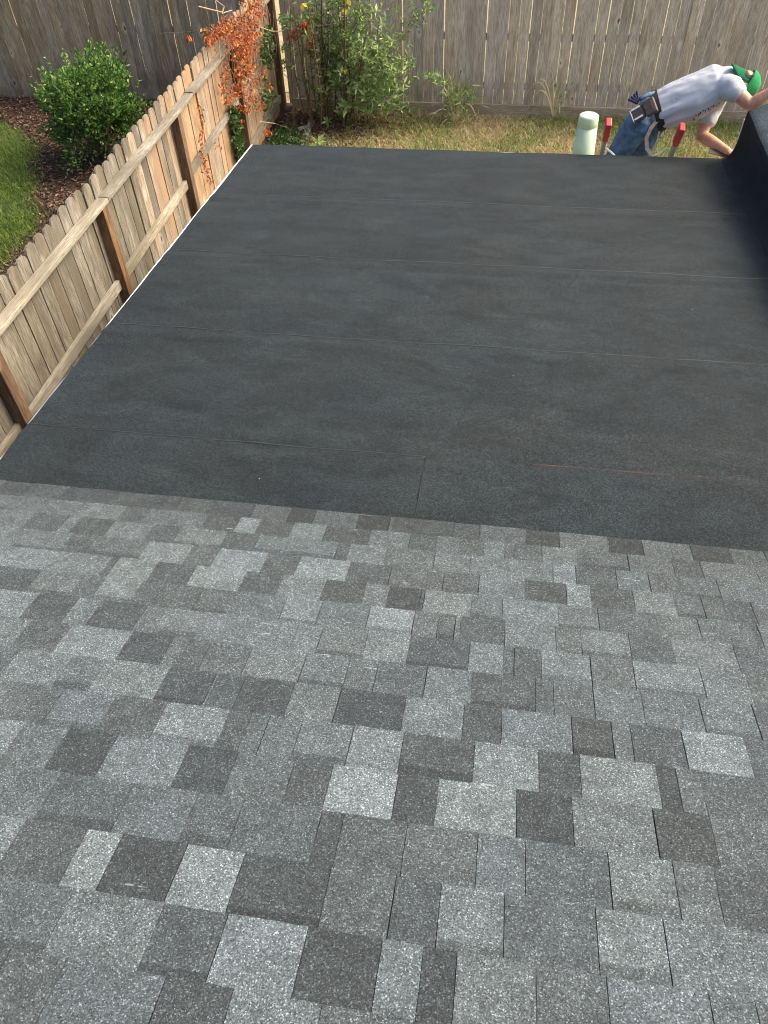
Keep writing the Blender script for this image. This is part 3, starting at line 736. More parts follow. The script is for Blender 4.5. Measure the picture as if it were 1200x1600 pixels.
def cloth(name, col, var=.1, sc=9, wr=.6):
    n = NT(name, .9, .15); p = n.pos; f = n.noise(n.scale(p,(1,1,1)), sc, 5, .6, .6); f2 = n.noise(p, 400, 2)
    k = n.math('MULTIPLY', n.map(f,.3,.7,1-var,1+var), n.map(f2,.3,.7,.93,1.07))
    mul = n.n('VectorMath', operation='SCALE'); mul.inputs[0].default_value = col; n.set(mul.inputs['Scale'], k); n.color(mul.outputs[0])
    n.bump(n.math('ADD', f, n.math('MULTIPLY', f2, .05)), wr, .02); return n
M['skin'] = skin()
sh_n = cloth('light_grey_cotton', (.42,.435,.455), .05, 9, .15)
M['jeans'] = cloth('blue_denim', (.085,.15,.225), .45, 14).m
M['cap_green'] = cloth('green_cap_cloth', (.010,.13,.05), .15, 20, .2).m
M['cap_light'] = cloth('light_green_cap_cloth', (.025,.24,.08), .2, 20, .3).m
M['belt'] = flat('black_webbing', (.018,.017,.017), .7, .3, .2, 50)
M['pouch'] = flat('dark_brown_leather', (.075,.06,.05), .6, .4, .3, 40)
M['strap'] = flat('tan_strap', (.42,.34,.26), .7, .3, .15, 40)
M['hair'] = flat('dark_hair', (.03,.022,.018), .7, .3, .3, 90)
M['print_red'] = flat('faded_red_print', (.40,.11,.10), .8, .2, .3, 90)
M['print_black'] = flat('black_print', (.05,.05,.055), .8, .2, .3, 90)
M['navy'] = flat('navy_cloth', (.02,.025,.08), .8, .2, .2, 60)
M['shirt'] = sh_n.m
per = empty('person', (1.02, 7.12, 0), 0, 'worker in a grey T-shirt, jeans and green cap bending over the far right roof corner', 'person')
PY = 6.98
hip = at_y(1012,184,PY); waist = at_y(1040,168,PY); mid = at_y(1085,150,PY); chest = at_y(1126,131,PY)
rhip = at_y(1000,190,6.88); lhip = at_y(1022,186,7.10)
rkn = Vector((.80, 7.0, 1.18)); lkn = Vector((1.06, 7.17, 1.14)); rft = Vector((.86, 7.20, .66)); lft = Vector((1.10, 7.22, .40))
rsh = at_y(1141,137,6.79); rel = at_y(1173,164,6.70); rwr = at_y(1206,141,6.68)
lsh = at_y(1116,158,7.10); lel = at_y(1096,212,6.96); lwr = at_y(1137,236,6.78)
neck = at_y(1146,127,6.95); headc = at_y(1164,133,6.90)
sdv = Vector((0,1,0))
# head: crown points right and a little down, face looks down-left
hx = Vector((.86,-.12,-.42)).normalized()                 # neck -> crown
fz = Vector((-.42,-.10,-.9)); fz = (fz - hx*fz.dot(hx)).normalized()  # face direction
fs = hx.cross(fz)
def hp(a_, b_, c_=0): return headc + hx*a_ + fz*b_ + fs*c_
def fingers(w, d, up, curl=.5, s=1.0):
    """palm and five fingers; w wrist, d pointing direction, up = back of the hand"""
    d = d.normalized(); up = (up - d*up.dot(d)).normalized(); sx = d.cross(up)
    out = [([w, w+d*.045*s, w+d*.085*s], [(.027*s,.017*s),(.040*s,.015*s),(.040*s,.013*s)], sx)]
    for i, (o_, L) in enumerate(((-.031,.062),(-.011,.074),(.010,.070),(.030,.055))):
        b_ = w + d*.088*s + sx*o_*s; c1 = d*math.cos(curl*.6) - up*math.sin(curl*.6); c2 = d*math.cos(curl*1.6) - up*math.sin(curl*1.6)
        q1 = b_ + c1*L*.5*s; q2 = q1 + c2*L*.5*s
        out.append(([b_-d*.01, q1, q2], [.0098*s,.0092*s,.0078*s], None))
    tb = w + d*.03*s - sx*.030*s; out.append(([tb, tb+(d*.6-sx*.7-up*.2).normalized()*.035*s, tb+(d*.9-sx*.5-up*.4).normalized()*.064*s], [.0125*s,.0110*s,.0090*s], None))
    return out
body_parts = [
  ([hip, waist, mid, chest], [(.15,.11),(.15,.11),(.165,.12),(.16,.11)], sdv),
  ([rsh, rsh.lerp(rel,.45), rel], [.062,.056,.044], None),
  ([rel, rel.lerp(rwr,.35), rwr], [.044,.047,.029], None),
  ([lsh, lsh.lerp(lel,.45), lel], [.060,.055,.044], None),
  ([lel, lel.lerp(lwr,.35), lwr], [.045,.047,.029], None),
  ([neck-hx*.04, headc-hx*.06], [.062,.060], None),
  ([rhip, rkn, rft], [.09,.06,.045], None), ([lhip, lkn, lft], [.09,.06,.045], None),
  # head: skull, face, nose, chin, ears
  ([hp(-.02,0), hp(.035,-.008)], [(.083,.098),(.078,.095)], fs),
  ([hp(-.075,.045), hp(-.02,.06), hp(.03,.05)], [(.042,.035),(.058,.042),(.055,.045)], fs),
  ([hp(.005,.098), hp(-.022,.118)], [.010,.014], None),
  ([hp(-.088,.078), hp(-.085,.062)], [.022,.028], None),
  ([hp(-.052,.098,-.016), hp(-.052,.098,.016)], [.009,.009], None),
  ([hp(-.035,-.002,.088), hp(.000,-.006,.090)], [(.008,.016),(.008,.020)], fs),
  ([hp(-.035,-.002,-.088), hp(.000,-.006,-.090)], [(.008,.016),(.008,.020)], fs)]
body_parts += fingers(rwr, (rwr-rel)+Vector((.05,0,-.22)), Vector((0,0,1)), .35, 1.1)
body_parts += fingers(lwr, (lwr-lel)+Vector((.02,-.02,.03)), Vector((.1,-.2,1)), .9, 1.1)
hull_mesh('body', body_parts, .0065, 3, M['skin'], per)
for s_ in (-1, 1):
    mb = MB(); e = hp(.012, .097, .031*s_); mb.tube([e-fz*.010, e-fz*.004, e+fz*.003], [.012,.013,.006], 12); mb.build('eye', flat('eye_white', (.5,.48,.45), .2, .6), per, True)
tw = (chest-waist).normalized(); tn = Vector((-tw.z,0,tw.x))
# shirt
def fold(co, no):
    s_ = (co-waist).dot((chest-waist).normalized())
    q_ = co-waist; a_ = q_.dot(tw); b2 = q_.dot(tn); f = noise.noise((a_*3.5+b2*3, co.y*9+b2*9, b2*8))*.013 + noise.noise((a_*6, co.y*24+a_*8, b2*24-a_*9))*.0060
    # gathers running out from the belt
    ang = math.atan2(co.z-waist.z-(co.x-waist.x)*.4, co.y-PY)
    f += .007*math.sin(ang*11+3*noise.noise((co.x*4,co.y*4,co.z*4)))*math.exp(-((s_-.03)/.16)**2)
    return co + no*f
shirt_parts = [
  ([waist-tw*.045, waist+tw*.03, mid, chest-tw*.02, chest+tw*.045], [(.185,.150),(.190,.160),(.215,.165),(.205,.150),(.13,.105)], sdv),
  ([waist+tw*.1-tn*.07, mid-tn*.075, chest-tw*.05-tn*.05], [(.13,.10),(.15,.11),(.14,.10)], sdv),
  ([rsh-Vector((.03,-.06,.01)), rsh.lerp(rel,.06), rsh.lerp(rel,.26)], [.088,.086,.080], None),
  ([lsh-Vector((.01,.05,-.05)), lsh.lerp(lel,.2), lsh.lerp(lel,.50)], [.09,.083,.078], None),
  ([chest, neck-hx*.02], [.10,.078], None)]
shirt = hull_mesh('shirt', shirt_parts, .009, 4, M['shirt'], per, fold)
# jeans
def fold2(co, no): return co + no*(noise.noise((co.x*14, co.y*14, co.z*9))*.010 + noise.noise((co.x*30, co.y*30, co.z*40))*.004)
hull_mesh('jeans', [
  ([hip-(waist-hip)*.15, hip, waist-tw*.03], [(.155,.12),(.175,.145),(.168,.135)], sdv),
  ([rhip, rhip.lerp(rkn,.5), rkn, rft+Vector((0,0,.03))], [(.115,.12),.100,.080,.068], None),
  ([lhip, lhip.lerp(lkn,.5), lkn, lft+Vector((0,0,.03))], [(.112,.12),.098,.080,.068], None)], .009, 3, M['jeans'], per, fold2)
for q in (rft, lft):
    mb = MB(); b0 = q+Vector((-.03,.05,-.02)); b1 = q+Vector((.03,-.20,-.035)); mb.tube([b0, b0.lerp(b1,.4), b1], [.05,.05,.036], 12); mb.build('boot', M['pouch'], per, True)
# belt around the waist, pouch on the hip, tape clip, strap loop
def ring(c, ax, ra, rb, w, t0=0, t1=360, n=36, thick=.008):
    ax = ax.normalized(); s1 = (sdv - ax*sdv.dot(ax)).normalized(); s2 = ax.cross(s1); mb = MB()
    for k in range(n):
        a0 = R(t0+(t1-t0)*k/n); a1 = R(t0+(t1-t0)*(k+1)/n)
        p = [c + s1*math.cos(a_)*rr*ra + s2*math.sin(a_)*rr*rb + ax*ww for a_ in (a0,a1) for rr, ww in ((1,-w/2),(1,w/2))]
        mb.quad(p[0], p[1], p[3], p[2])
        p2 = [c + s1*math.cos(a_)*(ra+thick) + s2*math.sin(a_)*(rb+thick) + ax*ww for a_ in (a0,a1) for ww in (-w/2,w/2)]
        mb.quad(p2[0], p2[2], p2[3], p2[1]); mb.quad(p[0],p[2],p2[2],p2[0]); mb.quad(p[1],p2[1],p2[3],p[3])
    return mb
bc = waist - tw*.062
ring(bc, tw, .180, .150, .058).build('tool_belt', M['belt'], per, True)
pc = at_y(1009,172,6.76); pd = (at_y(1030,160,6.76)-at_y(990,183,6.76)).normalized(); pn = Vector((0,-.75,.66)); ps = pd.cross(pn).normalized(); pn = ps.cross(pd).normalized()
Mx = Matrix((pd, ps, pn)).transposed().to_4x4(); Mx.translation = pc
mb = MB(); mb.box(-.01,.085,-.065,.060,-.02,.035,Mx); bevel(mb.build('pouch', M['pouch'], per), .014, 3)
mb = MB(); mb.box(-.105,-.012,-.055,.050,-.02,.028,Mx); bevel(mb.build('holster', M['pouch'], per), .012, 3)
mb = MB()
for yy in (-.045,.032): mb.box(-.100,-.030,yy-.007,yy+.007,.029,.034,Mx)
mb.box(-.112,-.1055,-.05,.045,-.01,.034,Mx)
bevel(mb.build('holster_clip', M['white'], per), .004)
mb = MB(); mb.box(.055,.062,-.04,.03,.036,.038,Mx); mb.build('pouch_tag', M['print_red'], per)
g0 = at_y(996,158,6.85); mb = MB()
for k in range(4): mb.tube([g0+Vector((0,0,-.01)), g0+Vector((-.012-.012*k,-.01*k,.045-.01*k)), g0+Vector((-.02-.02*k,-.012*k,.075-.018*k))], [.016,.012,.008], 8)
mb.build('glove', M['navy'], per, True)
mb = MB(); mb.tube([at_y(994+6,150+5,6.86), at_y(1012,148,6.92), at_y(1022,146,6.98)], .016, 10); mb.build('pocket_cloth', M['jeans'], per, True)
lp_ = [at_y(1027,188,6.80), at_y(1017,200,6.78), at_y(1010,216,6.77), at_y(1011,232,6.76), at_y(1020,244,6.75)]
mb = MB()
for i in range(len(lp_)-1): mb.bar(lp_[i], lp_[i+1]+(lp_[i+1]-lp_[i])*.12, .030, .004, (0,-1,.6))
mb.build('strap', M['strap'], per)
mb = MB(); lp2 = [at_y(1030,205,6.80), at_y(1026,222,6.78), at_y(1018,240,6.77)]
mb.tube(lp2, .007, 6); mb.build('strap', M['strap'], per)
mb = MB(); mb.tube([at_y(947,232,6.72), at_y(955,238,6.70), at_y(963,246,6.69)], .008, 6); mb.tube([at_y(1019,244,6.70), at_y(1032,238,6.70), at_y(1042,230,6.70)], .006, 6)
mb.build('strap', M['trim'], per)
# undershirt edge at the small of the back
# shirt print: broken strokes of lettering across the belly, faded red and black
mb1, mb2 = MB(), MB(); random.seed(11)
me_s = shirt.data
from mathutils.bvhtree import BVHTree
bvh = BVHTree.FromPolygons([v.co for v in me_s.vertices], [tuple(p.vertices) for p in me_s.polygons])
def onshirt(x, y):
    d = ray(x, y).normalized(); h = bvh.ray_cast(CAM, d); return (h[0] - d*.003, h[1]) if h[0] is not None else (None, None)
def patch(mb, pts):
    q = [onshirt(*p)[0] for p in pts]
    if all(v is not None for v in q): mb.quad(*q)
line0, line1 = (1066,191), (1122,160)
for k in range(15):
    t = k/14; x = line0[0]+(line1[0]-line0[0])*t; y = line0[1]+(line1[1]-line0[1])*t + 2.2
    mbk = mb1 if k in (0,1,2,3,5,9) else mb2
    for q in range(2):
        xx = x+random.uniform(-1,1); yy = y+random.uniform(-4,1.5); w = random.uniform(1.0,2.2); h = random.uniform(1,3.2)
        patch(mbk, [(xx,yy),(xx+w,yy-w*.5),(xx+w+.6,yy-w*.5+h),(xx+.6,yy+h)])
if mb1.v: mb1.build('shirt_print', M['print_red'], per)
if mb2.v: mb2.build('shirt_print', M['print_black'], per)
# cap worn backwards: crown over the skull, brim over the nape
def cap_fn(co, no): return co
def dome():
    V = []; F = []; nr, ns = 8, 28
    for i in range(nr+1):
        t = R(92)*i/nr
        for k in range(ns):
            a_ = 2*math.pi*k/ns; V.append(tuple(hp(-.004,-.004) + hx*math.cos(t)*.112 + (fz*math.cos(a_)*.112 + fs*math.sin(a_)*.096)*math.sin(t)))
    for i in range(nr):
        for k in range(ns): F.append((i*ns+k, i*ns+(k+1)%ns, (i+1)*ns+(k+1)%ns, (i+1)*ns+k))
    me = bpy.data.meshes.new('cap_crown'); me.from_pydata(V, [], F); me.polygons.foreach_set('use_smooth', [True]*len(F)); return me
o = link('cap', dome(), M['cap_light'], per); o.matrix_parent_inverse = parent_inv(per); sm_ = o.modifiers.new('t','SOLIDIFY'); sm_.thickness = .003
cap_o = o
bd = (at_y(1146,100,6.93)-hp(0,-.09)).normalized()
V = []; F = []; n = 16
bc0 = hp(-.006,-.095); bs = fs; bl = at_y(1145,99,6.93)-bc0
for j in range(7):
    s_ = j/6
    for k in range(n+1):
        a_ = -1+2*k/n; w = .088*(1-.10*s_); L = s_*math.sqrt(max(0,1-(a_*.93)**2))
        lift = -(a_**2)*.045
        V.append(tuple(bc0 + bs*a_*w + bl*L*1.05 + fz*(.002+(a_**2)*.06)*(1) + hx*(-.0)))
for j in range(6):
    for k in range(n): q = j*(n+1)+k; F.append((q, q+1, q+n+2, q+n+1))
me = bpy.data.meshes.new('cap_brim'); me.from_pydata(V, [], F); me.polygons.foreach_set('use_smooth', [True]*len(F))
o = link('brim', me, M['cap_green'], cap_o); o.matrix_parent_inverse = parent_inv(cap_o); sm_ = o.modifiers.new('t','SOLIDIFY'); sm_.thickness = .004
hull_mesh('hair', [([hp(-.045,-.04), hp(.0,-.035)], [(.070,.050),(.078,.062)], fs)], .008, 2, M['hair'], per)
# trowel held in the lower hand
th = lwr + (lwr-lel).normalized()*.08
tr = empty('hand_trowel', tuple(th), 0, 'dark flat trowel held in the worker\'s lower hand at the roof corner', 'trowel')
ta_, tb_ = at_y(1108,235,6.80), at_y(1141,244,6.76)
mb = MB(); mb.bar(ta_, tb_, .055, .006, (0,-.4,1)); mb.build('blade', M['pouch'], tr)
mb = MB(); mb.tube([tb_, at_y(1150,243,6.74)], [.012,.014], 10); mb.build('handle', M['stem'], tr, True)

# ------------------------------------------------------------------ plants
def np3(v): return np.array(v, float)
def shell_leaves(name, c, rad, n, size, mat, parent, bump=.25, inner=.35, seed=0, flatbase=True, holes=True):
    d = unit(RNG.normal(size=(n,3))); 
    if flatbase: d[:,2] = np.where(d[:,2] < -.35, -d[:,2]*.6, d[:,2]); d = unit(d)
    rr = np.array([1 + bump*noise.noise((q[0]*1.9+seed, q[1]*1.9, q[2]*1.9)) + bump*.6*noise.noise((q[0]*5+seed, q[1]*5, q[2]*5)) for q in d])
    depth = 1 - inner*RNG.uniform(0,1,n)**2.2
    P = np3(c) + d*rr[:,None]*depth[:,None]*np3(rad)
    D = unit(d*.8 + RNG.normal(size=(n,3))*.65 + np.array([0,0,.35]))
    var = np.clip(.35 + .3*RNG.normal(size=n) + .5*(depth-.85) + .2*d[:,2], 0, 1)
    me = leaves(name, P, D, size*RNG.uniform(.7,1.3,n), size*.5*RNG.uniform(.7,1.2,n), var)
    o = link(name, me, mat, parent)
    if parent is not None: o.matrix_parent_inverse = parent_inv(parent)
    return o
# round shrub in the left yard
bc_ = (-5.46, 9.66, .48)
sb = empty('round_shrub', (-5.50, 9.72, 0), 0, 'round dense green shrub in the mulch bed left of the tan fence', 'shrub')
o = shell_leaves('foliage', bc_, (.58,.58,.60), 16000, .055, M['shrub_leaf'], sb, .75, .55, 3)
mb = MB(); random.seed(5)
for k in range(26):
    a_ = random.uniform(0, 6.28); r_ = random.uniform(.2,.62); z_ = random.uniform(.5,1.15)
    p0 = Vector((-5.50+random.uniform(-.06,.06), 9.72+random.uniform(-.06,.06), 0)); p2 = Vector((-5.50+math.cos(a_)*r_, 9.72+math.sin(a_)*r_*.85, z_))
    mb.tube([p0, p0.lerp(p2,.5)+Vector((0,0,.08)), p2], [.012,.008,.003], 5)
mb.build('branch', M['stem'], sb)
# sprigs sticking out on top
d = ([],[])
P = []; D = []
for k in range(34):
    a_ = random.uniform(0,6.28); e = random.uniform(.1,1.2); dirv = Vector((math.cos(a_)*math.cos(e), math.sin(a_)*math.cos(e), math.sin(e)))
    b0 = Vector(bc_)+Vector((dirv.x*.66, dirv.y*.56, dirv.z*.62)); dv = (dirv+Vector((0,0,.6))).normalized()
    for q in range(16):
        P.append(b0+dv*(q*.013)); D.append(dv*.7+Vector(RNG.normal(size=3))*.6)
P = np.array([tuple(q) for q in P]); D = np.array([tuple(q) for q in D])
o = link('sprig', leaves('sprig', P, D, .036, .018, np.clip(RNG.uniform(.4,1,len(P)),0,1)), M['shrub_leaf'], sb); o.matrix_parent_inverse = parent_inv(sb)
# dead twigs low in the shrub
mb = MB(); t0_ = at_z(165,235,.25)
for a_, b_, c_ in (((150,192),(165,198),(170,215)),((168,180),(169,200),(169,228)),((140,195),(150,190),(158,192)),((152,215),(165,222),(175,228))):
    mb.tube([at_y(a_[0],a_[1],9.42), at_y(b_[0],b_[1],9.40), at_y(c_[0],c_[1],9.42)], .006, 5)
mb.build('dead_twig', M['twig'], sb)
P = np.array([tuple(at_y(138+random.gauss(0,4), 193+random.gauss(0,4), 9.40)) for _ in range(90)]); D = RNG.normal(size=(90,3))*.5+np.array([0,-.3,-1.])
o = link('dead_leaves', leaves('dead_leaves', P, D, .07, .012, RNG.uniform(.5,1,90)), M['dry_blade'], sb); o.matrix_parent_inverse = parent_inv(sb)

# tall shrub against the back fence: many upright stems, whorled leaves
ts = empty('climbing_shrub', (-2.45, 11.15, 0), 0, 'tall leafy shrub with many upright stems growing against the back fence corner', 'shrub')
random.seed(21)
P = []; D = []; SZ = []; VR = []
stems = MB(); twigs = MB()
def whorl(c, ax, n, size, bright=.5, spread=1.0):
    ax = Vector(ax).normalized(); s1 = ax.orthogonal().normalized(); s2 = ax.cross(s1); ph = random.uniform(0,6.28)
    for k in range(n):
        a_ = ph+6.283*k/n+random.uniform(-.3,.3); dv = (s1*math.cos(a_)+s2*math.sin(a_))*spread + ax*random.uniform(.1,.8) + Vector((0,0,-.1))
        P.append(tuple(c)); D.append(tuple(dv)); SZ.append(size*random.uniform(.7,1.2)); VR.append(min(1,max(0,bright+random.gauss(0,.2))))
def stem(p0, p1, rad, sag=.1, leaf_from=.3, step=.06, size=.07, nl=4, bright=.5, mbk=stems):
    p0, p1 = Vector(p0), Vector(p1); L = (p1-p0).length; mid_ = p0.lerp(p1,.5)+Vector((random.uniform(-.06,.06),random.uniform(-.04,.04),sag*L))
    pts = [p0.lerp(mid_,t*2)*(1) if t < .5 else mid_.lerp(p1,(t-.5)*2) for t in np.linspace(0,1,7)]
    pts = [p + Vector((random.uniform(-.01,.01),random.uniform(-.01,.01),0)) for p in pts]
    mbk.tube(pts, [rad*(1-.6*i/6) for i in range(7)], 5)
    k = int(L*(1-leaf_from)/step)
    for i in range(k):
        t = leaf_from + (1-leaf_from)*(i+random.random())/max(1,k); f = t*6; j = min(5,int(f)); c = pts[j].lerp(pts[j+1], f-j)
        whorl(c, (pts[j+1]-pts[j]), nl, size, bright)
    return pts
for k in range(30):                       # upright stems
    px = random.gauss(523,26); b0 = at_z(px, 196+random.uniform(-12,12), 0); b0.y = min(b0.y, 11.4)
    top = Vector((b0.x+random.gauss(0,.16), min(11.45, b0.y+random.gauss(.0,.10)), random.uniform(1.1,2.5)))
    stem(b0, top, random.uniform(.006,.014), .0, random.uniform(.2,.5), .10, random.uniform(.045,.075), 4, random.uniform(.2,.55))
for k in range(44):                       # side shoots
    px = random.gauss(528,24); py = random.uniform(25,170); b0 = at_y(px, py, random.uniform(10.9,11.3)); d_ = Vector((random.uniform(-.3,.36), random.uniform(-.25,.1), random.uniform(.0,.35)))
    stem(b0, b0+d_, .005, .05, .2, .05, random.uniform(.05,.085), 5, random.uniform(.3,.7))
for k in range(1800):                      # dense inner leaves
    px = random.gauss(524,28); py = random.uniform(-10,190); c = at_y(px, py, random.uniform(10.95,11.4))
    if c.z < .1 or c.x < -3.3: continue
    P.append(tuple(c)); D.append((random.gauss(0,1),random.gauss(-.3,1),random.gauss(0,.7))); SZ.append(random.uniform(.04,.085)); VR.append(random.uniform(.0,.75))
for k in range(420):                       # fresh, larger leaves low and in front
    px = random.gauss(585,26); py = random.gauss(125,40); c = at_y(px, py, random.uniform(10.7,11.2))
    if c.z < .15: continue
    whorl(c, (random.gauss(0,.5),-.6,.8), 4, random.uniform(.06,.10), random.uniform(.4,.9))
for (px,py,sz,br,nn) in ((541,166,.16,.72,7),(497,222,.13,.8,7),(535,175,.12,.5,6),(570,150,.12,.7,6),(560,165,.10,.7,6),(600,165,.11,.65,6),(590,140,.11,.8,6),(574,90,.10,.85,5),(583,95,.09,.9,5),(512,190,.10,.45,6),(525,130,.13,.35,4),(530,112,.12,.45,4),(560,60,.09,.6,5),(470,30,.09,.5,6),(480,55,.08,.5,6),(452,28,.09,.35,6)):
    c = at_y(px, py, 10.75); 
    if c.z < .12: c = at_z(px, py, .14)
    whorl(c, (0,-.6,.8), nn, sz, br); whorl(c+Vector((.01,0,-.02)), (0,-.5,.9), nn-1, sz*.9, br-.1)
twl = [((520,175),(600,128),(640,115),.006),((560,180),(640,150),(672,122),.006),((575,80),(620,30),(618,-5),.006),((600,120),(625,108),(640,107),.004),((580,75),(600,60),(640,55),.004),((555,60),(590,20),(630,-8),.005),((500,170),(475,150),(440,112),.004),((560,120),(588,70),(615,0),.006),((568,110),(600,40),(612,5),.005),((625,25),(617,80),(622,100),.004)]
for a_, b_, c_, r_ in twl:
    twigs.tube([at_y(a_[0],a_[1],11.05), at_y(b_[0],b_[1],11.0), at_y(c_[0],c_[1],10.95)], r_, 5)
clus = [(640,100,10,.065,.6,7),(610,140,16,.065,.5,12),(672,118,8,.065,.75,8),(685,125,9,.065,.7,9),(694,133,6,.06,.75,6),(625,160,10,.06,.3,8),(648,170,9,.06,.3,6),(625,55,8,.06,.4,8),(650,25,10,.065,.35,10),(665,10,10,.065,.4,12),(640,40,8,.055,.3,6),(600,75,9,.055,.5,7),(592,105,10,.06,.6,8),(605,85,6,.06,.7,6),(560,30,12,.06,.4,12),(446,75,6,.055,.3,8),(450,100,8,.06,.3,8),(445,40,7,.07,.3,7),(440,30,6,.06,.3,6)]
for x, y, sp_, sz, br, k in clus:
    for q in range(k): whorl(at_y(x+random.gauss(0,sp_*.6), y+random.gauss(0,sp_*.6), 11.0+random.uniform(-.1,.1)), (random.gauss(0,.6),-.5,.7), 5, sz, br)
P_, D_ = np.array(P), np.array(D)
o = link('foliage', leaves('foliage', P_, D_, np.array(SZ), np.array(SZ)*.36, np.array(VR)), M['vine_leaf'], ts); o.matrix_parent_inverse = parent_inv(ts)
stems.build('stem', M['stem'], ts); twigs.build('twig', M['twig'], ts)
for (px,py) in ((543,-2),(539,12),(472,5),(539,105)):
    c = at_y(px,py,10.8); me = leaves('yellow_leaf', np.array([tuple(c)]*3), RNG.normal(size=(3,3))*.4+np.array([0,-.3,-1]), .085, .05, np.array([.9,1,.95])); M.setdefault('yellow', leaf_mat('yellow_leaf', (.5,.36,.03),(.6,.45,.05),(.65,.5,.08)))
    o = link('yellow_leaf', me, M['yellow'], ts); o.matrix_parent_inverse = parent_inv(ts)

# dead orange vine on the tan fence
dv_ = empty('dead_vine', (-3.3, 9.6, 1.0), 0, 'dead vine of curled orange leaves hanging over the tan fence', 'vine')
random.seed(31); Pl = []; Dl = []; Sl = []; Vl = []; vm_ = MB()
def FXp(px, py, off):
    v = ray(px, py); t = (FX(9)+off+.0218*9)/(v.x+.0218*v.y); return CAM + v*t
def hang(px, py, off, n, sx, sy, size=.045):
    for _ in range(int(n*.46)):
        c = FXp(px+random.gauss(0,sx), py+random.gauss(0,sy), off+random.uniform(-.05,.08)); 
        Pl.append(tuple(c)); Dl.append((random.gauss(0,.6),random.gauss(0,.6),random.gauss(-.6,.6))); Sl.append(size*random.uniform(.45,1.2)); Vl.append(random.random()**1.2)
path = [((400,2),12,12,.28,300),((398,20),14,12,.2,420),((385,35),20,12,.16,520),((352,42),16,14,.10,520),((370,60),18,14,.16,620),((392,58),14,12,.2,380),((378,85),12,14,.18,520),((385,75),14,16,.2,420),((380,112),10,14,.16,420),((392,105),8,12,.2,220),((376,140),10,12,.14,300),((392,150),9,10,.18,180),((352,115),5,16,.10,180),((350,135),5,12,.10,140),((358,155),6,9,.12,140),((385,168),12,6,.14,150),((398,130),6,10,.2,110),((330,62),9,7,.08,200),((340,50),10,9,.09,240),((408,165),5,8,.2,90),((417,205),6,6,.25,110),((378,190),3,5,.12,40),((412,115),4,6,.28,50),((421,135),3,5,.3,45),((320,45),5,3,.06,30)]
for (c, sx, sy, off, n) in path: hang(c[0], c[1], off, n, sx*.62, sy*.62, .050)
for k in range(46):
    t = k/45; x = np.interp(t,[0,.15,.5,.8,1],[313,316,316,322,331]); y = np.interp(t,[0,.15,.5,.8,1],[165,200,235,265,286]); hang(x, y, .06, 9, 2.6, 3.5, .045)
hang(341,228,.05,22,3,4,.045)
for k in range(70):
    x = random.gauss(380,16); y = random.uniform(0,60); p0 = FXp(x,y,.12); L = random.uniform(.25,.95)
    pts = [p0]; 
    for q in range(5): pts.append(pts[-1]+Vector((random.gauss(.0,.02),random.gauss(0,.03),-L/5)))
    vm_.tube(pts, .0028, 4)
for pts in (((300,-25),(330,-5),(350,10),(347,22)),((310,10),(350,20),(362,16),(366,28)),((313,165),(320,190),(316,240),(322,262),(330,285)),((341,60),(345,100),(352,150),(370,170)),((425,65),(418,105),(422,140),(425,160))):
    vm_.tube([FXp(q[0],q[1],.1) for q in pts], .006, 5)
# the long runner crossing to the tall shrub with dead leaf clusters
run = [FXp(405,42,.25), at_y(425,49,10.6), at_y(440,49,10.9), at_y(455,40,11.0), at_y(470,38,11.0), at_y(500,40,11.0), at_y(532,36,11.0)]
vm_.tube(run, .006, 5); vm_.tube([FXp(405,190,.2), at_y(430,193,10.2), at_y(448,199,10.0)], .005, 5)
vm_.tube([FXp(340,50,.05), FXp(315,47,-.1), at_y(290,50,9.5), at_y(250,52,9.6)], .003, 4)
for (x,y,n) in ((456,52,34),(470,40,40),(477,36,20),(484,52,34),(490,65,14),(466,46,14),(292,55,8)):
    for _ in range(n):
        Pl.append(tuple(at_y(x+random.gauss(0,3), y+random.gauss(0,4), 10.95))); Dl.append((random.gauss(0,.5),random.gauss(0,.5),-1)); Sl.append(random.uniform(.05,.09)); Vl.append(random.uniform(.3,.9))
o = link('dead_foliage', leaves('dead_foliage', np.array(Pl), np.array(Dl), np.array(Sl), np.array(Sl)*.42, np.array(Vl)), M['dead_leaf'], dv_); o.matrix_parent_inverse = parent_inv(dv_)
vm_.build('vine_stem', M['twig'], dv_)['kind'] = 'stuff'

# ivy at the foot of the fence, and the ground ivy patch at the corner
iv = empty('ivy', (-3.3, 10.3, 0), 0, 'green ivy climbing the foot of the tan fence below the dead vine', 'ivy')
Pl = []; random.seed(41)
for _ in range(900):
    t = random.random(); x = np.interp(t,[0,1],[364,376])+random.gauss(0,3.2); y = np.interp(t,[0,1],[166,250]); Pl.append(tuple(FXp(x,y,random.uniform(.02,.10))))
for _ in range(500):
    x = random.gauss(417,5); y = random.choice((random.gauss(85,8), random.gauss(150,12), random.gauss(60,10))); Pl.append(tuple(FXp(x,y,random.uniform(.10,.25))))
Pl = np.array(Pl); o = link('foliage', leaves('foliage', Pl, RNG.normal(size=Pl.shape)+np.array([.5,-.4,0]), RNG.uniform(.04,.07,len(Pl)), .035, RNG.uniform(0,.9,len(Pl))), M['ivy_leaf'], iv); o.matrix_parent_inverse = parent_inv(iv)
Pl = np.array([tuple(at_z(440+random.gauss(0,16), 218+random.gauss(0,9), random.uniform(.01,.10))) for _ in range(2600)]); Pl = Pl[Pl[:,0] > -3.3]
tag(link('ground_ivy', leaves('ground_ivy', Pl, RNG.normal(size=Pl.shape)+np.array([0,0,.6]), RNG.uniform(.03,.055,len(Pl)), .028, RNG.uniform(0,.9,len(Pl))), M['ivy_leaf']), kind='stuff')

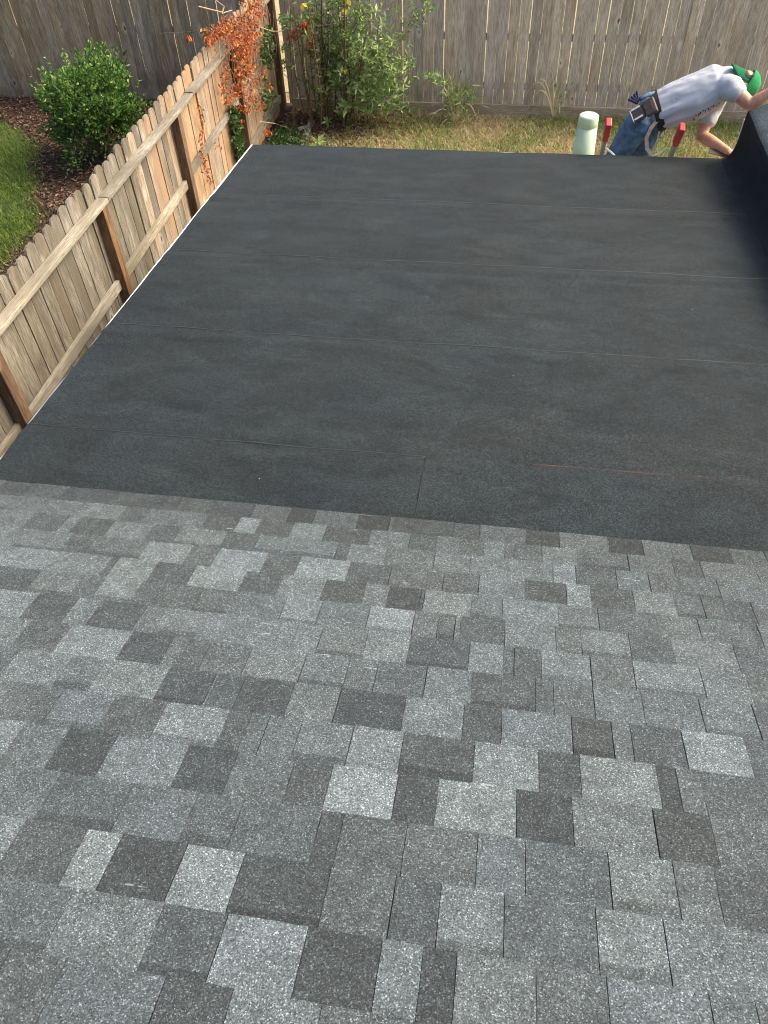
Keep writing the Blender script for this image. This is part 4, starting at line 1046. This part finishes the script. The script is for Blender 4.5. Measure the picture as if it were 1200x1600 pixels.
# weedy clumps with arching pale blades
def weed(px, py, arcs, nleaf, label):
    b0 = at_z(px, py, 0); w = empty('weed_clump', tuple(b0), 0, label, 'weed'); mbk = MB()
    for (dx, dy, h, drop) in arcs:
        e = Vector((dx, dy, 0)); pts = [b0 + e*s_ + Vector((0,0,h*math.sin(s_*math.pi*drop)/math.sin(min(math.pi/2, math.pi*drop)))) for s_ in np.linspace(0,1,9)]
        for i in range(8):
            wd = .018*(1-i/9)+.003; a_, b_ = pts[i], pts[i+1]; s = (b_-a_).cross(Vector((0,-.5,1))).normalized()*wd/2
            if s.length < 1e-4: s = Vector((wd/2,0,0))
            s2 = s*.85; mbk.quad(a_-s, a_+s, b_+s2, b_-s2)
    o = mbk.build('blade', M['dry_blade'], w); set_var(o.data, np.full(len(o.data.polygons), .85))
    if nleaf:
        Q = np3(b0)+RNG.normal(size=(nleaf,3))*np.array([.12,.10,.12])+np.array([0.02,0,.30]); Q[:,2] = np.abs(Q[:,2])
        o = link('foliage', leaves('foliage', Q, RNG.normal(size=(nleaf,3))*.6+np.array([0,-.2,.6]), RNG.uniform(.07,.16,nleaf), .022, RNG.uniform(.3,1,nleaf)), M['vine_leaf'], w); o.matrix_parent_inverse = parent_inv(w)
random.seed(51)
weed(712, 192, [(-.28,-.05,.50,.62),(-.32,-.1,.42,.8),(.05,-.05,.55,.55),(-.12,.0,.62,.5),(.28,-.15,.28,.8),(-.35,-.2,.22,.9),(.15,-.1,.45,.6),(-.2,-.25,.10,.9)], 260, 'weed clump with pale arching blades at the fence foot right of the leafy shrub')
weed(865, 186, [(-.32,.05,.50,.72),(-.45,.05,.46,.85),(-.12,0,.62,.5),(.05,0,.40,.5),(-.38,-.05,.38,.9),(.12,.02,.28,.5)], 30, 'small clump of long yellow blades at the fence foot left of the green pedestal')
# fallen grey board
p0, p1 = at_z(468,231,.02), at_z(487,190,.03)
mb = MB(); mb.bar(p0+(p0-p1)*.6, p1, .085, .022); tag(bevel(mb.build('loose_board', M['rail']), .004), 'grey weathered board lying on the ground below the leafy shrub', 'board')
p0, p1 = at_z(463,203,.03), at_z(483,197,.04); mb = MB(); mb.bar(p0, p1, .10, .012); tag(mb.build('bark_piece', M['rail']), 'small pale grey wood scrap lying across the fallen board', 'wood scrap')
